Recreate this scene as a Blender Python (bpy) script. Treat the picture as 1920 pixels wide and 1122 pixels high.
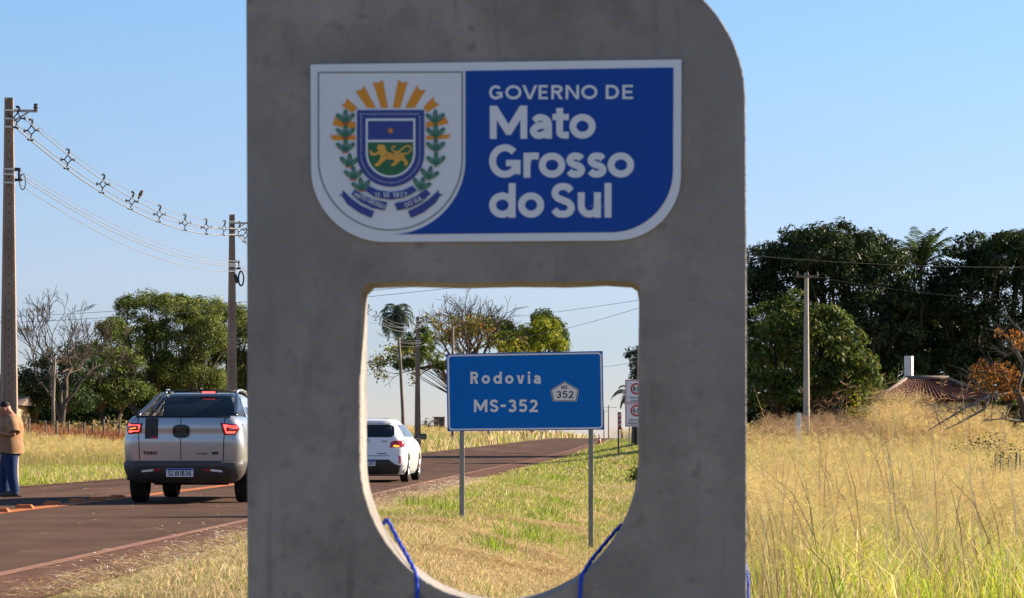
import bpy, bmesh, math, random
import numpy as np
from mathutils import Vector, Matrix, geometry

SC = bpy.context.scene
for _o in list(bpy.data.objects):
    bpy.data.objects.remove(_o)
R = math.radians
random.seed(7)
RNG = np.random.default_rng(11)

# ------------------------------------------------------------------ camera, sky, sun, exposure
F = 4533.0          # focal length in photo pixels (85 mm on 36 mm, photo 1920 px wide)
HOR = 822.0         # photo row of the horizon
CZ = 0.97           # lens height above the carriageway
cam = bpy.data.cameras.new('camera')
cam.lens = 85.0
cam.sensor_width = 36.0
cam.shift_y = (HOR - 561.0) / 1920.0
cam.clip_start = 0.3
cam.clip_end = 6000
cam.dof.use_dof = True
cam.dof.focus_distance = 31.0
cam.dof.aperture_fstop = 16.0
cam_o = bpy.data.objects.new('camera', cam)
cam_o.location = (0, 0, CZ)
cam_o.rotation_euler = (R(90), 0, 0)
SC.collection.objects.link(cam_o)
SC.camera = cam_o

SUN_EL, SUN_AZ = R(25), R(22)     # azimuth measured from +X towards +Y
world = bpy.data.worlds.new('World')
SC.world = world
world.use_nodes = True
wn = world.node_tree
sky = wn.nodes.new('ShaderNodeTexSky')
sky.sky_type = 'NISHITA'
sky.sun_disc = False
sky.sun_elevation = SUN_EL
sky.sun_rotation = R(90) - SUN_AZ
sky.altitude = 300
sky.air_density = 1.0
sky.dust_density = 0.0
sky.ozone_density = 5.0
# dusty winter air: the clear model sky is whitened and dimmed towards the horizon, the same in every direction
g_ = wn.nodes.new('ShaderNodeTexCoord')
sx_ = wn.nodes.new('ShaderNodeSeparateXYZ')
wn.links.new(g_.outputs['Generated'], sx_.inputs[0])
mr_ = wn.nodes.new('ShaderNodeMapRange')
mr_.inputs['From Max'].default_value = 0.2
wn.links.new(sx_.outputs['Z'], mr_.inputs[0])
rp_ = wn.nodes.new('ShaderNodeValToRGB')
for i_, (ps_, c_) in enumerate(((0.0, (.625, .575, .70)), (.20, (.655, .59, .69)), (.33, (.84, .69, .74)), (.70, (.97, .86, .84)), (.9, (.98, .93, .91)))):
    e_ = rp_.color_ramp.elements[i_] if i_ < 2 else rp_.color_ramp.elements.new(ps_)
    e_.position = ps_
    e_.color = (*c_, 1)
wn.links.new(mr_.outputs[0], rp_.inputs[0])
mx_ = wn.nodes.new('ShaderNodeMix')
mx_.data_type = 'RGBA'
mx_.blend_type = 'MULTIPLY'
mx_.inputs['Factor'].default_value = 1.0
wn.links.new(sky.outputs[0], mx_.inputs['A'])
wn.links.new(rp_.outputs[0], mx_.inputs['B'])
wn.links.new(mx_.outputs['Result'], wn.nodes['Background'].inputs[0])
wn.nodes['Background'].inputs[1].default_value = 0.0712

sun = bpy.data.lights.new('sun', 'SUN')
sun.energy = 5.0
sun.angle = R(0.55)
sun.color = (1.0, 0.86, 0.68)
sun_o = bpy.data.objects.new('sun', sun)
sd = Vector((math.cos(SUN_EL) * math.cos(SUN_AZ), math.cos(SUN_EL) * math.sin(SUN_AZ), math.sin(SUN_EL)))
sun_o.rotation_euler = sd.to_track_quat('Z', 'Y').to_euler()
sun_o.location = (30, 10, 30)
SC.collection.objects.link(sun_o)

vs = SC.view_settings
vs.view_transform = 'Standard'
vs.look = 'None'
vs.exposure = 1.45
vs.gamma = 1.0
vs.use_curve_mapping = False

# ------------------------------------------------------------------ materials
def mat(name, col, rough=0.7, metal=0.0, spec=0.4, coat=0.0, emit=None, es=0.0):
    m = bpy.data.materials.new(name)
    m.use_nodes = True
    b = m.node_tree.nodes['Principled BSDF']
    b.inputs['Base Color'].default_value = (*col, 1)
    b.inputs['Roughness'].default_value = rough
    b.inputs['Metallic'].default_value = metal
    b.inputs['Specular IOR Level'].default_value = spec
    b.inputs['Coat Weight'].default_value = coat
    if emit:
        b.inputs['Emission Color'].default_value = (*emit, 1)
        b.inputs['Emission Strength'].default_value = es
    return m

def N(m, t, **kw):
    n = m.node_tree.nodes.new(t)
    for k, v in kw.items():
        setattr(n, k, v)
    return n

def noisy(name, cols, scale=3.0, detail=8, rough=0.8, bump=0.0, bscale=None, spec=0.3, stops=None, stretch=(1, 1, 1), metal=0.0,
          extra=None, rdetail=0.6):
    """colour ramp over noise in object coordinates, optional second noise (extra = (scale, colour, low, high)), optional bump"""
    m = mat(name, cols[0], rough, metal, spec)
    L = m.node_tree.links
    b = m.node_tree.nodes['Principled BSDF']
    tc = N(m, 'ShaderNodeTexCoord')
    mp = N(m, 'ShaderNodeMapping')
    mp.inputs['Scale'].default_value = stretch
    L.new(tc.outputs['Object'], mp.inputs[0])
    nz = N(m, 'ShaderNodeTexNoise')
    nz.inputs['Scale'].default_value = scale
    nz.inputs['Detail'].default_value = detail
    nz.inputs['Roughness'].default_value = rdetail
    L.new(mp.outputs[0], nz.inputs['Vector'])
    rp = N(m, 'ShaderNodeValToRGB')
    el = rp.color_ramp.elements
    st = stops or [0.3 + 0.4 * i / max(1, len(cols) - 1) for i in range(len(cols))]
    while len(el) < len(cols):
        el.new(0.5)
    for e, s, c in zip(el, st, cols):
        e.position = s
        e.color = (*c, 1)
    L.new(nz.outputs[0], rp.inputs[0])
    out = rp.outputs[0]
    for ex in (extra or []):
        es, ec, lo, hi = ex[:4]
        n2 = N(m, 'ShaderNodeTexNoise')
        n2.inputs['Scale'].default_value = es
        n2.inputs['Detail'].default_value = 6
        if len(ex) > 4:
            mp2 = N(m, 'ShaderNodeMapping')
            mp2.inputs['Scale'].default_value = ex[4]
            L.new(tc.outputs['Object'], mp2.inputs[0])
            L.new(mp2.outputs[0], n2.inputs['Vector'])
        else:
            L.new(tc.outputs['Object'], n2.inputs['Vector'])
        mr = N(m, 'ShaderNodeMapRange')
        mr.inputs['From Min'].default_value = lo
        mr.inputs['From Max'].default_value = hi
        L.new(n2.outputs[0], mr.inputs[0])
        mx = N(m, 'ShaderNodeMix', data_type='RGBA')
        L.new(mr.outputs[0], mx.inputs['Factor'])
        L.new(out, mx.inputs['A'])
        mx.inputs['B'].default_value = (*ec, 1)
        out = mx.outputs['Result']
    L.new(out, b.inputs['Base Color'])
    if bump:
        nb = N(m, 'ShaderNodeTexNoise')
        nb.inputs['Scale'].default_value = bscale or scale * 6
        nb.inputs['Detail'].default_value = 8
        L.new(mp.outputs[0], nb.inputs['Vector'])
        bp = N(m, 'ShaderNodeBump')
        bp.inputs['Strength'].default_value = bump
        bp.inputs['Distance'].default_value = 0.02
        L.new(nb.outputs[0], bp.inputs['Height'])
        L.new(bp.outputs[0], b.inputs['Normal'])
    return m

def leafy(name, trans=0.35, rough=0.55, gloss=0.06):
    """blades and leaves: colour from the mesh's own per-leaf tint attribute, light passes through them"""
    m = bpy.data.materials.new(name)
    m.use_nodes = True
    nt = m.node_tree
    nt.nodes.clear()
    out = nt.nodes.new('ShaderNodeOutputMaterial')
    at = nt.nodes.new('ShaderNodeAttribute')
    at.attribute_name = 'tint'
    d = nt.nodes.new('ShaderNodeBsdfDiffuse')
    t = nt.nodes.new('ShaderNodeBsdfTranslucent')
    g = nt.nodes.new('ShaderNodeBsdfGlossy')
    g.inputs['Roughness'].default_value = rough
    g.inputs['Color'].default_value = (0.9, 0.9, 0.9, 1)
    a = nt.nodes.new('ShaderNodeMixShader')
    a.inputs[0].default_value = trans
    b = nt.nodes.new('ShaderNodeMixShader')
    b.inputs[0].default_value = gloss
    for n in (d, t):
        nt.links.new(at.outputs['Color'], n.inputs['Color'])
    nt.links.new(d.outputs[0], a.inputs[1])
    nt.links.new(t.outputs[0], a.inputs[2])
    nt.links.new(a.outputs[0], b.inputs[1])
    nt.links.new(g.outputs[0], b.inputs[2])
    nt.links.new(b.outputs[0], out.inputs[0])
    return m

M = {}
M['concrete'] = noisy('cast concrete', [(0.185, 0.163, 0.147), (0.262, 0.236, 0.215), (0.335, 0.305, 0.28)], 3.0, 14, 0.9, 0.45, 60, 0.2, [0.36, 0.5, 0.64],
                      extra=[(9, (0.17, 0.154, 0.142), 0.56, 0.74), (26, (0.19, 0.172, 0.16), 0.56, 0.72), (6, (0.16, 0.146, 0.136), 0.60, 0.76, (3, 3, .25)), (1.1, (0.235, 0.222, 0.218), 0.42, 0.66), (3.5, (0.31, 0.29, 0.272), 0.60, 0.8, (2.6, 2.6, 0.5)), (75, (0.09, 0.083, 0.077), 0.70, 0.77)], rdetail=0.68)
M['asphalt'] = noisy('dusty asphalt', [(0.070, 0.041, 0.029), (0.096, 0.056, 0.040), (0.125, 0.073, 0.052)], 0.8, 8, 0.95, 0.25, 90, 0.05, [0.3, 0.5, 0.7],
                     extra=[(160, (0.026, 0.017, 0.014), 0.56, 0.72), (0.35, (0.145, 0.085, 0.058), 0.52, 0.75, (1, 0.12, 1)), (1.5, (0.05, 0.031, 0.023), 0.56, 0.75, (1, .06, 1)), (22, (0.11, 0.064, 0.045), 0.6, 0.75)])
M['shoulder'] = noisy('red dusty shoulder', [(0.075, 0.036, 0.024), (0.115, 0.056, 0.037), (0.16, 0.085, 0.055)], 3, 9, 0.95, 0.5, 50, 0.1)
M['edge_paint'] = noisy('dust stained line paint', [(0.21, 0.098, 0.062), (0.27, 0.135, 0.086), (0.15, 0.075, 0.05)], 4, 8, 0.85, 0.1, 90, 0.2)
M['orange_paint'] = noisy('orange line paint', [(0.36, 0.10, 0.03), (0.46, 0.14, 0.045), (0.26, 0.09, 0.04)], 5, 8, 0.8, 0.1, 90, 0.2)
M['stud'] = noisy('orange stud', [(0.42, 0.10, 0.02), (0.50, 0.14, 0.035), (0.3, 0.09, 0.03)], 8, 6, 0.6, 0.1, 60, 0.3)
M['soil'] = noisy('grassy soil', [(0.10, 0.085, 0.030), (0.20, 0.155, 0.065), (0.115, 0.13, 0.030)], 0.6, 10, 0.95, 0.6, 12, 0.1, [0.35, 0.5, 0.65],
                  extra=[(4, (0.22, 0.17, 0.075), 0.5, 0.75), (1.2, (0.11, 0.055, 0.035), 0.66, 0.8)])
M['pole'] = noisy('pole concrete', [(0.22, 0.155, 0.115), (0.29, 0.21, 0.16), (0.36, 0.28, 0.22)], 3, 8, 0.9, 0.2, 40, 0.2, stretch=(1, 1, 0.3))
M['pole_pale'] = noisy('pale pole concrete', [(0.30, 0.26, 0.21), (0.38, 0.33, 0.27), (0.45, 0.40, 0.33)], 3, 8, 0.9, 0.2, 40, 0.2, stretch=(1, 1, 0.3))
M['steel'] = noisy('galvanised steel', [(0.34, 0.33, 0.30), (0.42, 0.41, 0.38), (0.30, 0.29, 0.26)], 5, 6, 0.5, 0.05, 30, 0.5, metal=0.6)
M['post_paint'] = noisy('grey post paint', [(0.20, 0.185, 0.155), (0.27, 0.25, 0.21), (0.17, 0.155, 0.13)], 4, 6, 0.55, 0.05, 30, 0.4, stretch=(1, 1, .3))
M['band'] = mat('pale strap', (0.6, 0.56, 0.5), 0.5, 0.3)
M['black_plastic'] = mat('black polymer', (0.015, 0.015, 0.016), 0.5)
M['wire_grey'] = mat('grey cable sheath', (0.20, 0.20, 0.205), 0.6)
M['wire_dark'] = mat('dark cable sheath', (0.035, 0.033, 0.033), 0.6)
M['plate_white'] = noisy('sign white print', [(0.58, 0.63, 0.72), (0.64, 0.68, 0.76), (0.61, 0.66, 0.74)], 1.3, 4, 0.35, 0, spec=0.45)
M['plate_blue'] = noisy('sign blue print', [(0.001, 0.048, 0.30), (0.002, 0.055, 0.33), (0.001, 0.045, 0.28)], 3, 6, 0.4, 0, spec=0.2)
M['crest_blue'] = mat('crest navy', (0.022, 0.042, 0.25), 0.4)
M['crest_green'] = mat('crest green', (0.012, 0.12, 0.045), 0.4)
M['leaf_dark'] = mat('crest leaf green', (0.015, 0.13, 0.085), 0.4)
M['leaf_pale'] = mat('crest leaf vein', (0.16, 0.30, 0.25), 0.4)
M['crest_gold'] = mat('crest gold', (0.66, 0.25, 0.008), 0.4)
M['jaguar'] = mat('jaguar gold', (0.70, 0.36, 0.05), 0.4)
M['berry'] = mat('berry red', (0.35, 0.02, 0.02), 0.4)
M['line_grey'] = mat('grey border line', (0.10, 0.10, 0.14), 0.4)
M['letter_white'] = mat('white letters', (0.63, 0.67, 0.75), 0.35)
M['road_blue'] = noisy('road sign blue', [(0.0, 0.125, 0.46), (0.0, 0.135, 0.49), (0.0, 0.118, 0.44)], 2, 4, 0.5, 0, spec=0.12)
M['road_white'] = mat('retroreflective white', (0.72, 0.68, 0.66), 0.45)
M['sign_white'] = noisy('speed sign white', [(0.84, 0.80, 0.82), (0.88, 0.85, 0.86)], 3, 4, 0.5)
M['black_print'] = mat('black print', (0.012, 0.012, 0.014), 0.5)
M['red_print'] = mat('red print', (0.62, 0.02, 0.03), 0.5)
M['rope'] = noisy('blue rope fibre', [(0.012, 0.04, 0.42), (0.03, 0.09, 0.62), (0.01, 0.03, 0.3)], 120, 4, 0.7, 0.4, 200, 0.2)
M['cone_orange'] = mat('cone orange', (0.55, 0.09, 0.03), 0.6)
M['white_rubber'] = mat('white band', (0.75, 0.74, 0.72), 0.5)
M['tyre'] = noisy('tyre rubber', [(0.012, 0.011, 0.011), (0.022, 0.019, 0.017)], 9, 5, 0.85, 0.1, 60, 0.2)
M['rim'] = mat('alloy', (0.45, 0.44, 0.43), 0.35, 0.9)
M['silver'] = mat('silver metallic paint', (0.42, 0.425, 0.44), 0.34, 0.72, 0.5, 0.6)
M['white_paint'] = mat('white car paint', (0.76, 0.75, 0.73), 0.3, 0.0, 0.5, 0.7)
M['glass'] = mat('tinted glass', (0.010, 0.012, 0.014), 0.06, 0.0, 0.6)
M['side_glass'] = mat('side window glass', (0.05, 0.06, 0.075), 0.05, 0.0, 0.9)
M['bumper'] = noisy('rough grey bumper', [(0.030, 0.028, 0.028), (0.045, 0.041, 0.039)], 6, 5, 0.6, 0.05, 80, 0.3)
M['bumper_grey'] = noisy('dusty grey bumper', [(0.052, 0.046, 0.043), (0.07, 0.061, 0.056)], 5, 5, 0.55, 0.03, 80, 0.35)
M['underbody'] = noisy('dusty underbody', [(0.015, 0.012, 0.011), (0.05, 0.026, 0.018)], 6, 6, 0.9, 0.1, 30, 0.1)
M['lamp_red'] = mat('red lens', (0.38, 0.012, 0.018), 0.15, 0, 0.5, 0.5)
M['lamp_lit'] = mat('lit red lens', (0.8, 0.03, 0.03), 0.2, 0, 0.5, 0, (1.0, 0.05, 0.04), 2.2)
M['lamp_amber'] = mat('lit amber lens', (0.9, 0.25, 0.02), 0.2, 0, 0.5, 0, (1.0, 0.28, 0.02), 1.0)
M['lamp_clear'] = mat('clear lens', (0.75, 0.72, 0.7), 0.15, 0, 0.5, 0.4)
M['black_gloss'] = mat('black gloss', (0.012, 0.012, 0.013), 0.25, 0, 0.5)
M['tag_white'] = mat('licence plate white', (0.62, 0.62, 0.63), 0.45)
M['tag_blue'] = mat('licence plate blue', (0.01, 0.05, 0.33), 0.45)
M['shirt'] = noisy('tan shirt', [(0.27, 0.15, 0.08), (0.33, 0.19, 0.10)], 9, 6, 0.9, 0.3, 14, 0.1)
M['jeans'] = noisy('blue jeans', [(0.016, 0.028, 0.075), (0.034, 0.056, 0.13)], 9, 7, 0.9, 0.3, 18, 0.1)
M['skin'] = noisy('skin', [(0.36, 0.155, 0.095), (0.42, 0.185, 0.12)], 8, 4, 0.55, 0.05, 40, 0.35)
M['hair'] = noisy('dark hair', [(0.010, 0.008, 0.007), (0.022, 0.018, 0.015)], 40, 4, 0.7, 0.4, 90, 0.2)
M['shoe'] = noisy('grey shoe', [(0.07, 0.055, 0.045), (0.10, 0.08, 0.062)], 14, 4, 0.8)
M['shoe_sole'] = mat('shoe sole', (0.04, 0.035, 0.03), 0.8)
M['dark_red_cloth'] = mat('dark red cloth', (0.14, 0.02, 0.018), 0.9)
M['bark'] = noisy('brown bark', [(0.055, 0.040, 0.030), (0.10, 0.075, 0.056), (0.14, 0.11, 0.085)], 4, 8, 0.95, 0.7, 20, 0.1, stretch=(1, 1, .25))
M['bark_pale'] = noisy('pale bark', [(0.12, 0.095, 0.075), (0.19, 0.155, 0.125), (0.25, 0.21, 0.175)], 4, 8, 0.95, 0.6, 20, 0.1, stretch=(1, 1, .25))
M['wood'] = noisy('weathered wood', [(0.11, 0.085, 0.06), (0.19, 0.15, 0.11), (0.24, 0.20, 0.155)], 5, 8, 0.95, 0.4, 30, 0.1, stretch=(1, 1, .15))
M['whitewash'] = noisy('whitewash', [(0.55, 0.53, 0.50), (0.70, 0.68, 0.65), (0.62, 0.60, 0.56)], 3, 8, 0.9, 0.1, 30, 0.1)
M['wall_grey'] = noisy('old house wall', [(0.30, 0.27, 0.25), (0.38, 0.345, 0.32), (0.24, 0.215, 0.2)], 1.2, 8, 0.9, 0.1, 30, 0.1)
M['wall_beige'] = noisy('beige wall', [(0.42, 0.30, 0.19), (0.48, 0.35, 0.23)], 1.2, 8, 0.9, 0.1, 30, 0.1)
M['wall_brick'] = noisy('far brick wall', [(0.13, 0.085, 0.07), (0.17, 0.11, 0.09)], 1.2, 8, 0.9)
M['tile'] = noisy('old roof tile', [(0.075, 0.030, 0.021), (0.115, 0.043, 0.028), (0.055, 0.026, 0.02)], 2.2, 8, 0.9, 0.2, 30, 0.15)
M['ridge'] = noisy('mortared ridge', [(0.15, 0.105, 0.085), (0.20, 0.15, 0.12)], 4, 6, 0.9)
M['bird'] = mat('bird feathers', (0.09, 0.035, 0.022), 0.8)
M['grass'] = leafy('grass blades', 0.56, 0.5, 0.02)
M['straw'] = leafy('dry stems', 0.45, 0.6, 0.02)
M['foliage'] = leafy('tree leaves', 0.36, 0.5, 0.012)
M['mango'] = leafy('dark glossy leaves', 0.22, 0.45, 0.018)

# ------------------------------------------------------------------ building helpers
def link(o):
    SC.collection.objects.link(o)
    return o

def mesh_obj(name, verts, faces, m, parent=None, smooth=None):
    me = bpy.data.meshes.new(name)
    me.from_pydata([tuple(v) for v in verts], [], [tuple(f) for f in faces])
    if m is not None:
        me.materials.append(m)
    if smooth is not None:
        me.polygons.foreach_set('use_smooth', [True] * len(me.polygons))
        if smooth < 3:
            me.set_sharp_from_angle(angle=smooth)
    me.update()
    o = link(bpy.data.objects.new(name, me))
    if parent is not None:
        o.parent = parent
    return o

def np_obj(name, V, quads, tris, m, parent=None, tint=None, smooth=False):
    """big meshes straight from arrays; tint = one RGB per vertex"""
    me = bpy.data.meshes.new(name)
    nq, nt_ = len(quads), len(tris)
    me.vertices.add(len(V))
    me.vertices.foreach_set('co', np.asarray(V, np.float32).ravel())
    idx = np.concatenate([np.asarray(quads, np.int32).reshape(-1), np.asarray(tris, np.int32).reshape(-1)])
    me.loops.add(len(idx))
    me.loops.foreach_set('vertex_index', idx.astype(np.int32))
    me.polygons.add(nq + nt_)
    st = np.concatenate([np.arange(nq) * 4, nq * 4 + np.arange(nt_) * 3]).astype(np.int32)
    me.polygons.foreach_set('loop_start', st)
    if smooth:
        me.polygons.foreach_set('use_smooth', np.ones(nq + nt_, dtype=bool))
    me.update(calc_edges=True)
    if tint is not None:
        a = me.color_attributes.new('tint', 'FLOAT_COLOR', 'POINT')
        c = np.ones((len(V), 4), np.float32)
        c[:, :3] = np.clip(tint, 0.002, 1)
        a.data.foreach_set('color', c.ravel())
    me.materials.append(m)
    o = link(bpy.data.objects.new(name, me))
    if parent is not None:
        o.parent = parent
    return o

def tag(o, label=None, cat=None, group=None, kind=None):
    if label: o['label'] = label
    if cat: o['category'] = cat
    if group: o['group'] = group
    if kind: o['kind'] = kind
    return o

def thing(name, label, cat, loc=(0, 0, 0), rz=0.0, group=None):
    o = link(bpy.data.objects.new(name, None))
    o.empty_display_size = 0.2
    o.location = loc
    o.rotation_euler = (0, 0, rz)
    return tag(o, label, cat, group)

def copy_tree(o, parent=None):
    kids = list(o.children)
    c = link(o.copy())
    if parent is not None:
        c.parent = parent
    for k in kids:
        copy_tree(k, c)
    return c

class MB:
    def __init__(s):
        s.v, s.f = [], []
    def add(s, vs_, fs):
        b = len(s.v)
        s.v += [Vector(p) for p in vs_]
        s.f += [tuple(i + b for i in f) for f in fs]
        return s
    def box(s, c, d, rz=0.0, ry=0.0, taper=1.0):
        x, y, z = d[0] / 2, d[1] / 2, d[2] / 2
        mt = Matrix.Rotation(rz, 3, 'Z') @ Matrix.Rotation(ry, 3, 'Y')
        t = taper
        ps = [(-x, -y, -z), (x, -y, -z), (x, y, -z), (-x, y, -z), (-x * t, -y * t, z), (x * t, -y * t, z), (x * t, y * t, z), (-x * t, y * t, z)]
        return s.add([mt @ Vector(p) + Vector(c) for p in ps], [(3, 2, 1, 0), (4, 5, 6, 7), (0, 1, 5, 4), (1, 2, 6, 5), (2, 3, 7, 6), (3, 0, 4, 7)])
    def path(s, pts, rad, n=8, cap=True, closed=False):
        pts = [Vector(p) for p in pts]
        if not hasattr(rad, '__len__'):
            rad = [rad] * len(pts)
        m = len(pts)
        rings, u = [], None
        for i, p in enumerate(pts):
            if closed:
                t = pts[(i + 1) % m] - pts[i - 1]
            else:
                t = pts[min(i + 1, m - 1)] - pts[max(i - 1, 0)]
            if t.length < 1e-9:
                t = Vector((0, 0, 1))
            t.normalize()
            if u is None:
                u = t.orthogonal().normalized()
            else:
                u = (u - t * u.dot(t))
                u = u.normalized() if u.length > 1e-6 else t.orthogonal().normalized()
            w = t.cross(u)
            rings.append([p + (u * math.cos(a) + w * math.sin(a)) * rad[i] for a in [2 * math.pi * k / n for k in range(n)]])
        fs = []
        for i in range(m if closed else m - 1):
            j = (i + 1) % m
            for k in range(n):
                fs.append((i * n + k, i * n + (k + 1) % n, j * n + (k + 1) % n, j * n + k))
        if cap and not closed:
            fs.append(tuple(range(n - 1, -1, -1)))
            fs.append(tuple((m - 1) * n + k for k in range(n)))
        return s.add([p for r in rings for p in r], fs)
    def lathe(s, prof, n=24, axis='Z', c=(0, 0, 0)):
        vs_, fs = [], []
        for (r, h) in prof:
            for k in range(n):
                a = 2 * math.pi * k / n
                q = (r * math.cos(a), r * math.sin(a), h)
                if axis == 'X':
                    q = (h, r * math.cos(a), r * math.sin(a))
                elif axis == 'Y':
                    q = (r * math.cos(a), h, r * math.sin(a))
                vs_.append(Vector(q) + Vector(c))
        for i in range(len(prof) - 1):
            for k in range(n):
                fs.append((i * n + k, i * n + (k + 1) % n, (i + 1) * n + (k + 1) % n, (i + 1) * n + k))
        return s.add(vs_, fs)
    def prism(s, poly, y0, y1, holes=()):
        """polygon in (x, z), front at y0, back at y1"""
        loops = [list(poly)] + [list(h) for h in holes]
        flat = [p for l in loops for p in l]
        n = len(flat)
        tri = geometry.tessellate_polygon([[Vector((p[0], p[1], 0)) for p in l] for l in loops])
        fs = []
        for t in tri:
            a, b_, c = [Vector(flat[i]) for i in t]
            cr = (b_ - a).x * (c - a).y - (b_ - a).y * (c - a).x
            if abs(cr) < 1e-14:
                continue
            t = tuple(t) if cr > 0 else tuple(reversed(t))
            fs.append(t)
            fs.append(tuple(i + n for i in reversed(t)))
        b0 = 0
        for li, l in enumerate(loops):
            k = len(l)
            area = sum(l[i][0] * l[(i + 1) % k][1] - l[(i + 1) % k][0] * l[i][1] for i in range(k))
            ccw = area > 0
            if li > 0:
                ccw = not ccw
            for i in range(k):
                a, b_ = b0 + i, b0 + (i + 1) % k
                fs.append((a, a + n, b_ + n, b_) if ccw else (b_, b_ + n, a + n, a))
            b0 += k
        return s.add([(p[0], y0, p[1]) for p in flat] + [(p[0], y1, p[1]) for p in flat], fs)
    def build(s, name, m, parent=None, smooth=None, bevel=0.0, seg=2):
        o = mesh_obj(name, s.v, s.f, m, parent, smooth)
        if bevel:
            b = o.modifiers.new('soft edge', 'BEVEL')
            b.width = bevel
            b.segments = seg
            b.limit_method = 'ANGLE'
            b.angle_limit = R(40)
        return o

def P(px, py, D):
    """the point that stands D metres ahead of the lens in the photo's direction (px, py)"""
    return Vector(((px - 960.0) / F * D, D, CZ + (HOR - py) / F * D))

def sm(a, b, x):
    t = np.clip((np.asarray(x, float) - a) / (b - a), 0, 1)
    return t * t * (3 - 2 * t)

# ------------------------------------------------------------------ terrain and road
def XR(D):
    return np.interp(D, [-60, 0, 17, 28, 41, 62, 96, 138, 205, 300, 450, 700, 3000], [-7, -4.3, -3.54, -3.05, -2.33, -1.38, .32, 2.77, 6.7, 13.2, 26, 42, 160])
def XL(D):
    return np.interp(D, [-60, 0, 46, 53, 100, 134, 165, 205, 300, 450, 700, 3000], [-15, -12, -9.7, -9.25, -6.9, -5.2, -3.4, .1, 6.2, 17, 33, 150])
def zroad(D):
    D = np.asarray(D, float)
    return .97 * sm(100, 300, D) - 1.8 * sm(315, 800, D)
def ground(X, D):
    X = np.asarray(X, float)
    D = np.asarray(D, float)
    z = zroad(D)
    s = X - XR(D)
    dn = 1 - sm(36, 80, D)
    z = z + np.where(s > 0, -0.5 * sm(1.6, 4.6, s) * dn + 0.72 * sm(0.8, 6, s) * sm(62, 112, D) * (1 - sm(130, 260, D)) - 0.03 * sm(0.1, 0.6, s), 0)
    q = XL(D) - X
    z = z + np.where(q > 0, 0.06 * sm(0, 1, q) + 0.55 * sm(3, 14, q) * (1 - sm(180, 300, D)), 0)
    out = np.maximum(s, q)
    lump = 0.007 * np.sin(X * 1.9 + D * 0.7) * np.sin(D * 1.3 - X * 0.6) + 0.005 * np.sin(X * 4.1 - D * 3.3)
    return z + np.where(out > 0.4, lump * sm(0.4, 2.2, out), 0)

DR = np.concatenate([np.linspace(-60, 10, 15), np.arange(11, 60, .8), np.arange(60, 130, 2.2), np.arange(130, 330, 7), np.arange(330, 700, 20), np.geomspace(720, 3600, 16)])
side = np.concatenate([np.arange(0.12, 7, 0.35), np.geomspace(7.2, 2600, 46)])
rowsX = []
for d in DR:
    a, b = float(XL(d)), float(XR(d))
    rowsX.append(np.concatenate([(a - side)[::-1], np.linspace(a, b, 7), b + side]))
GX = np.array(rowsX)
GD = np.repeat(DR[:, None], GX.shape[1], 1)
GZ = ground(GX, GD)
nr, nc = GX.shape
ii = (np.arange(nr - 1)[:, None] * nc + np.arange(nc - 1)[None, :]).ravel()
quads = np.stack([ii, ii + 1, ii + nc + 1, ii + nc], 1)
tag(np_obj('ground', np.stack([GX, GD, GZ], -1).reshape(-1, 3), quads, np.zeros((0, 3), int), M['soil'], smooth=True), kind='structure')

def strip(name, x0f, x1f, d0, d1, dz, m, n=6):
    """a sheet along the road between two lateral curves, dz above the ground"""
    ds = DR[(DR >= d0) & (DR <= d1)]
    vs_, q = [], []
    for i, d in enumerate(ds):
        for x in np.linspace(x0f(d), x1f(d), n):
            vs_.append((x, d, float(ground(x, d)) + dz))
        if i:
            for k in range(n - 1):
                a = (i - 1) * n + k
                q.append((a, a + 1, a + n + 1, a + n))
    return tag(np_obj(name, np.array(vs_), np.array(q), np.zeros((0, 3), int), m, smooth=True), kind='structure')

strip('road', lambda d: XL(d) - 0.02, lambda d: XR(d) + 0.02, -60, 1200, 0.006, M['asphalt'], 7)
strip('road_shoulder', lambda d: XR(d) + 0.02, lambda d: XR(d) + 0.72, -60, 240, 0.014, M['shoulder'], 5)
strip('road_shoulder', lambda d: XL(d) - 0.3, lambda d: XL(d) - 0.02, -60, 240, 0.014, M['shoulder'], 3)
strip('road_edge_marking', lambda d: XR(d) - 0.14, lambda d: XR(d) - 0.01, -60, 240, 0.011, M['edge_paint'], 2)
XC = lambda d: np.interp(d, [0, 31, 39, 60, 100], [-8.0, -6.66, -6.28, -5.35, -3.7])
strip('road_centre_marking', lambda d: XC(d) - 0.16, lambda d: XC(d) + 0.16, 8, 75, 0.011, M['orange_paint'], 2)
# ------------------------------------------------------------------ lettering
def text_geo(body, space=1.0, bold=0.0, shear=0.0):
    """outline of built-in lettering as flat triangles, thickened by bold (fraction of an em)"""
    c = bpy.data.curves.new('lettering', 'FONT')
    c.body = body
    c.space_character = space
    c.shear = shear
    c.resolution_u = 3
    o = link(bpy.data.objects.new('lettering', c))
    bpy.context.view_layer.update()
    me = bpy.data.meshes.new_from_object(o.evaluated_get(bpy.context.evaluated_depsgraph_get()))
    v = np.array([p.co[:2] for p in me.vertices])
    f = [tuple(p.vertices) for p in me.polygons]
    bpy.data.objects.remove(o)
    bpy.data.meshes.remove(me)
    bpy.data.curves.remove(c)
    offs = [(0, 0)]
    if bold:
        offs += [(bold * math.cos(a), bold * math.sin(a)) for a in np.linspace(0, 2 * math.pi, 12, endpoint=False)]
    return v, f, offs

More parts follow.
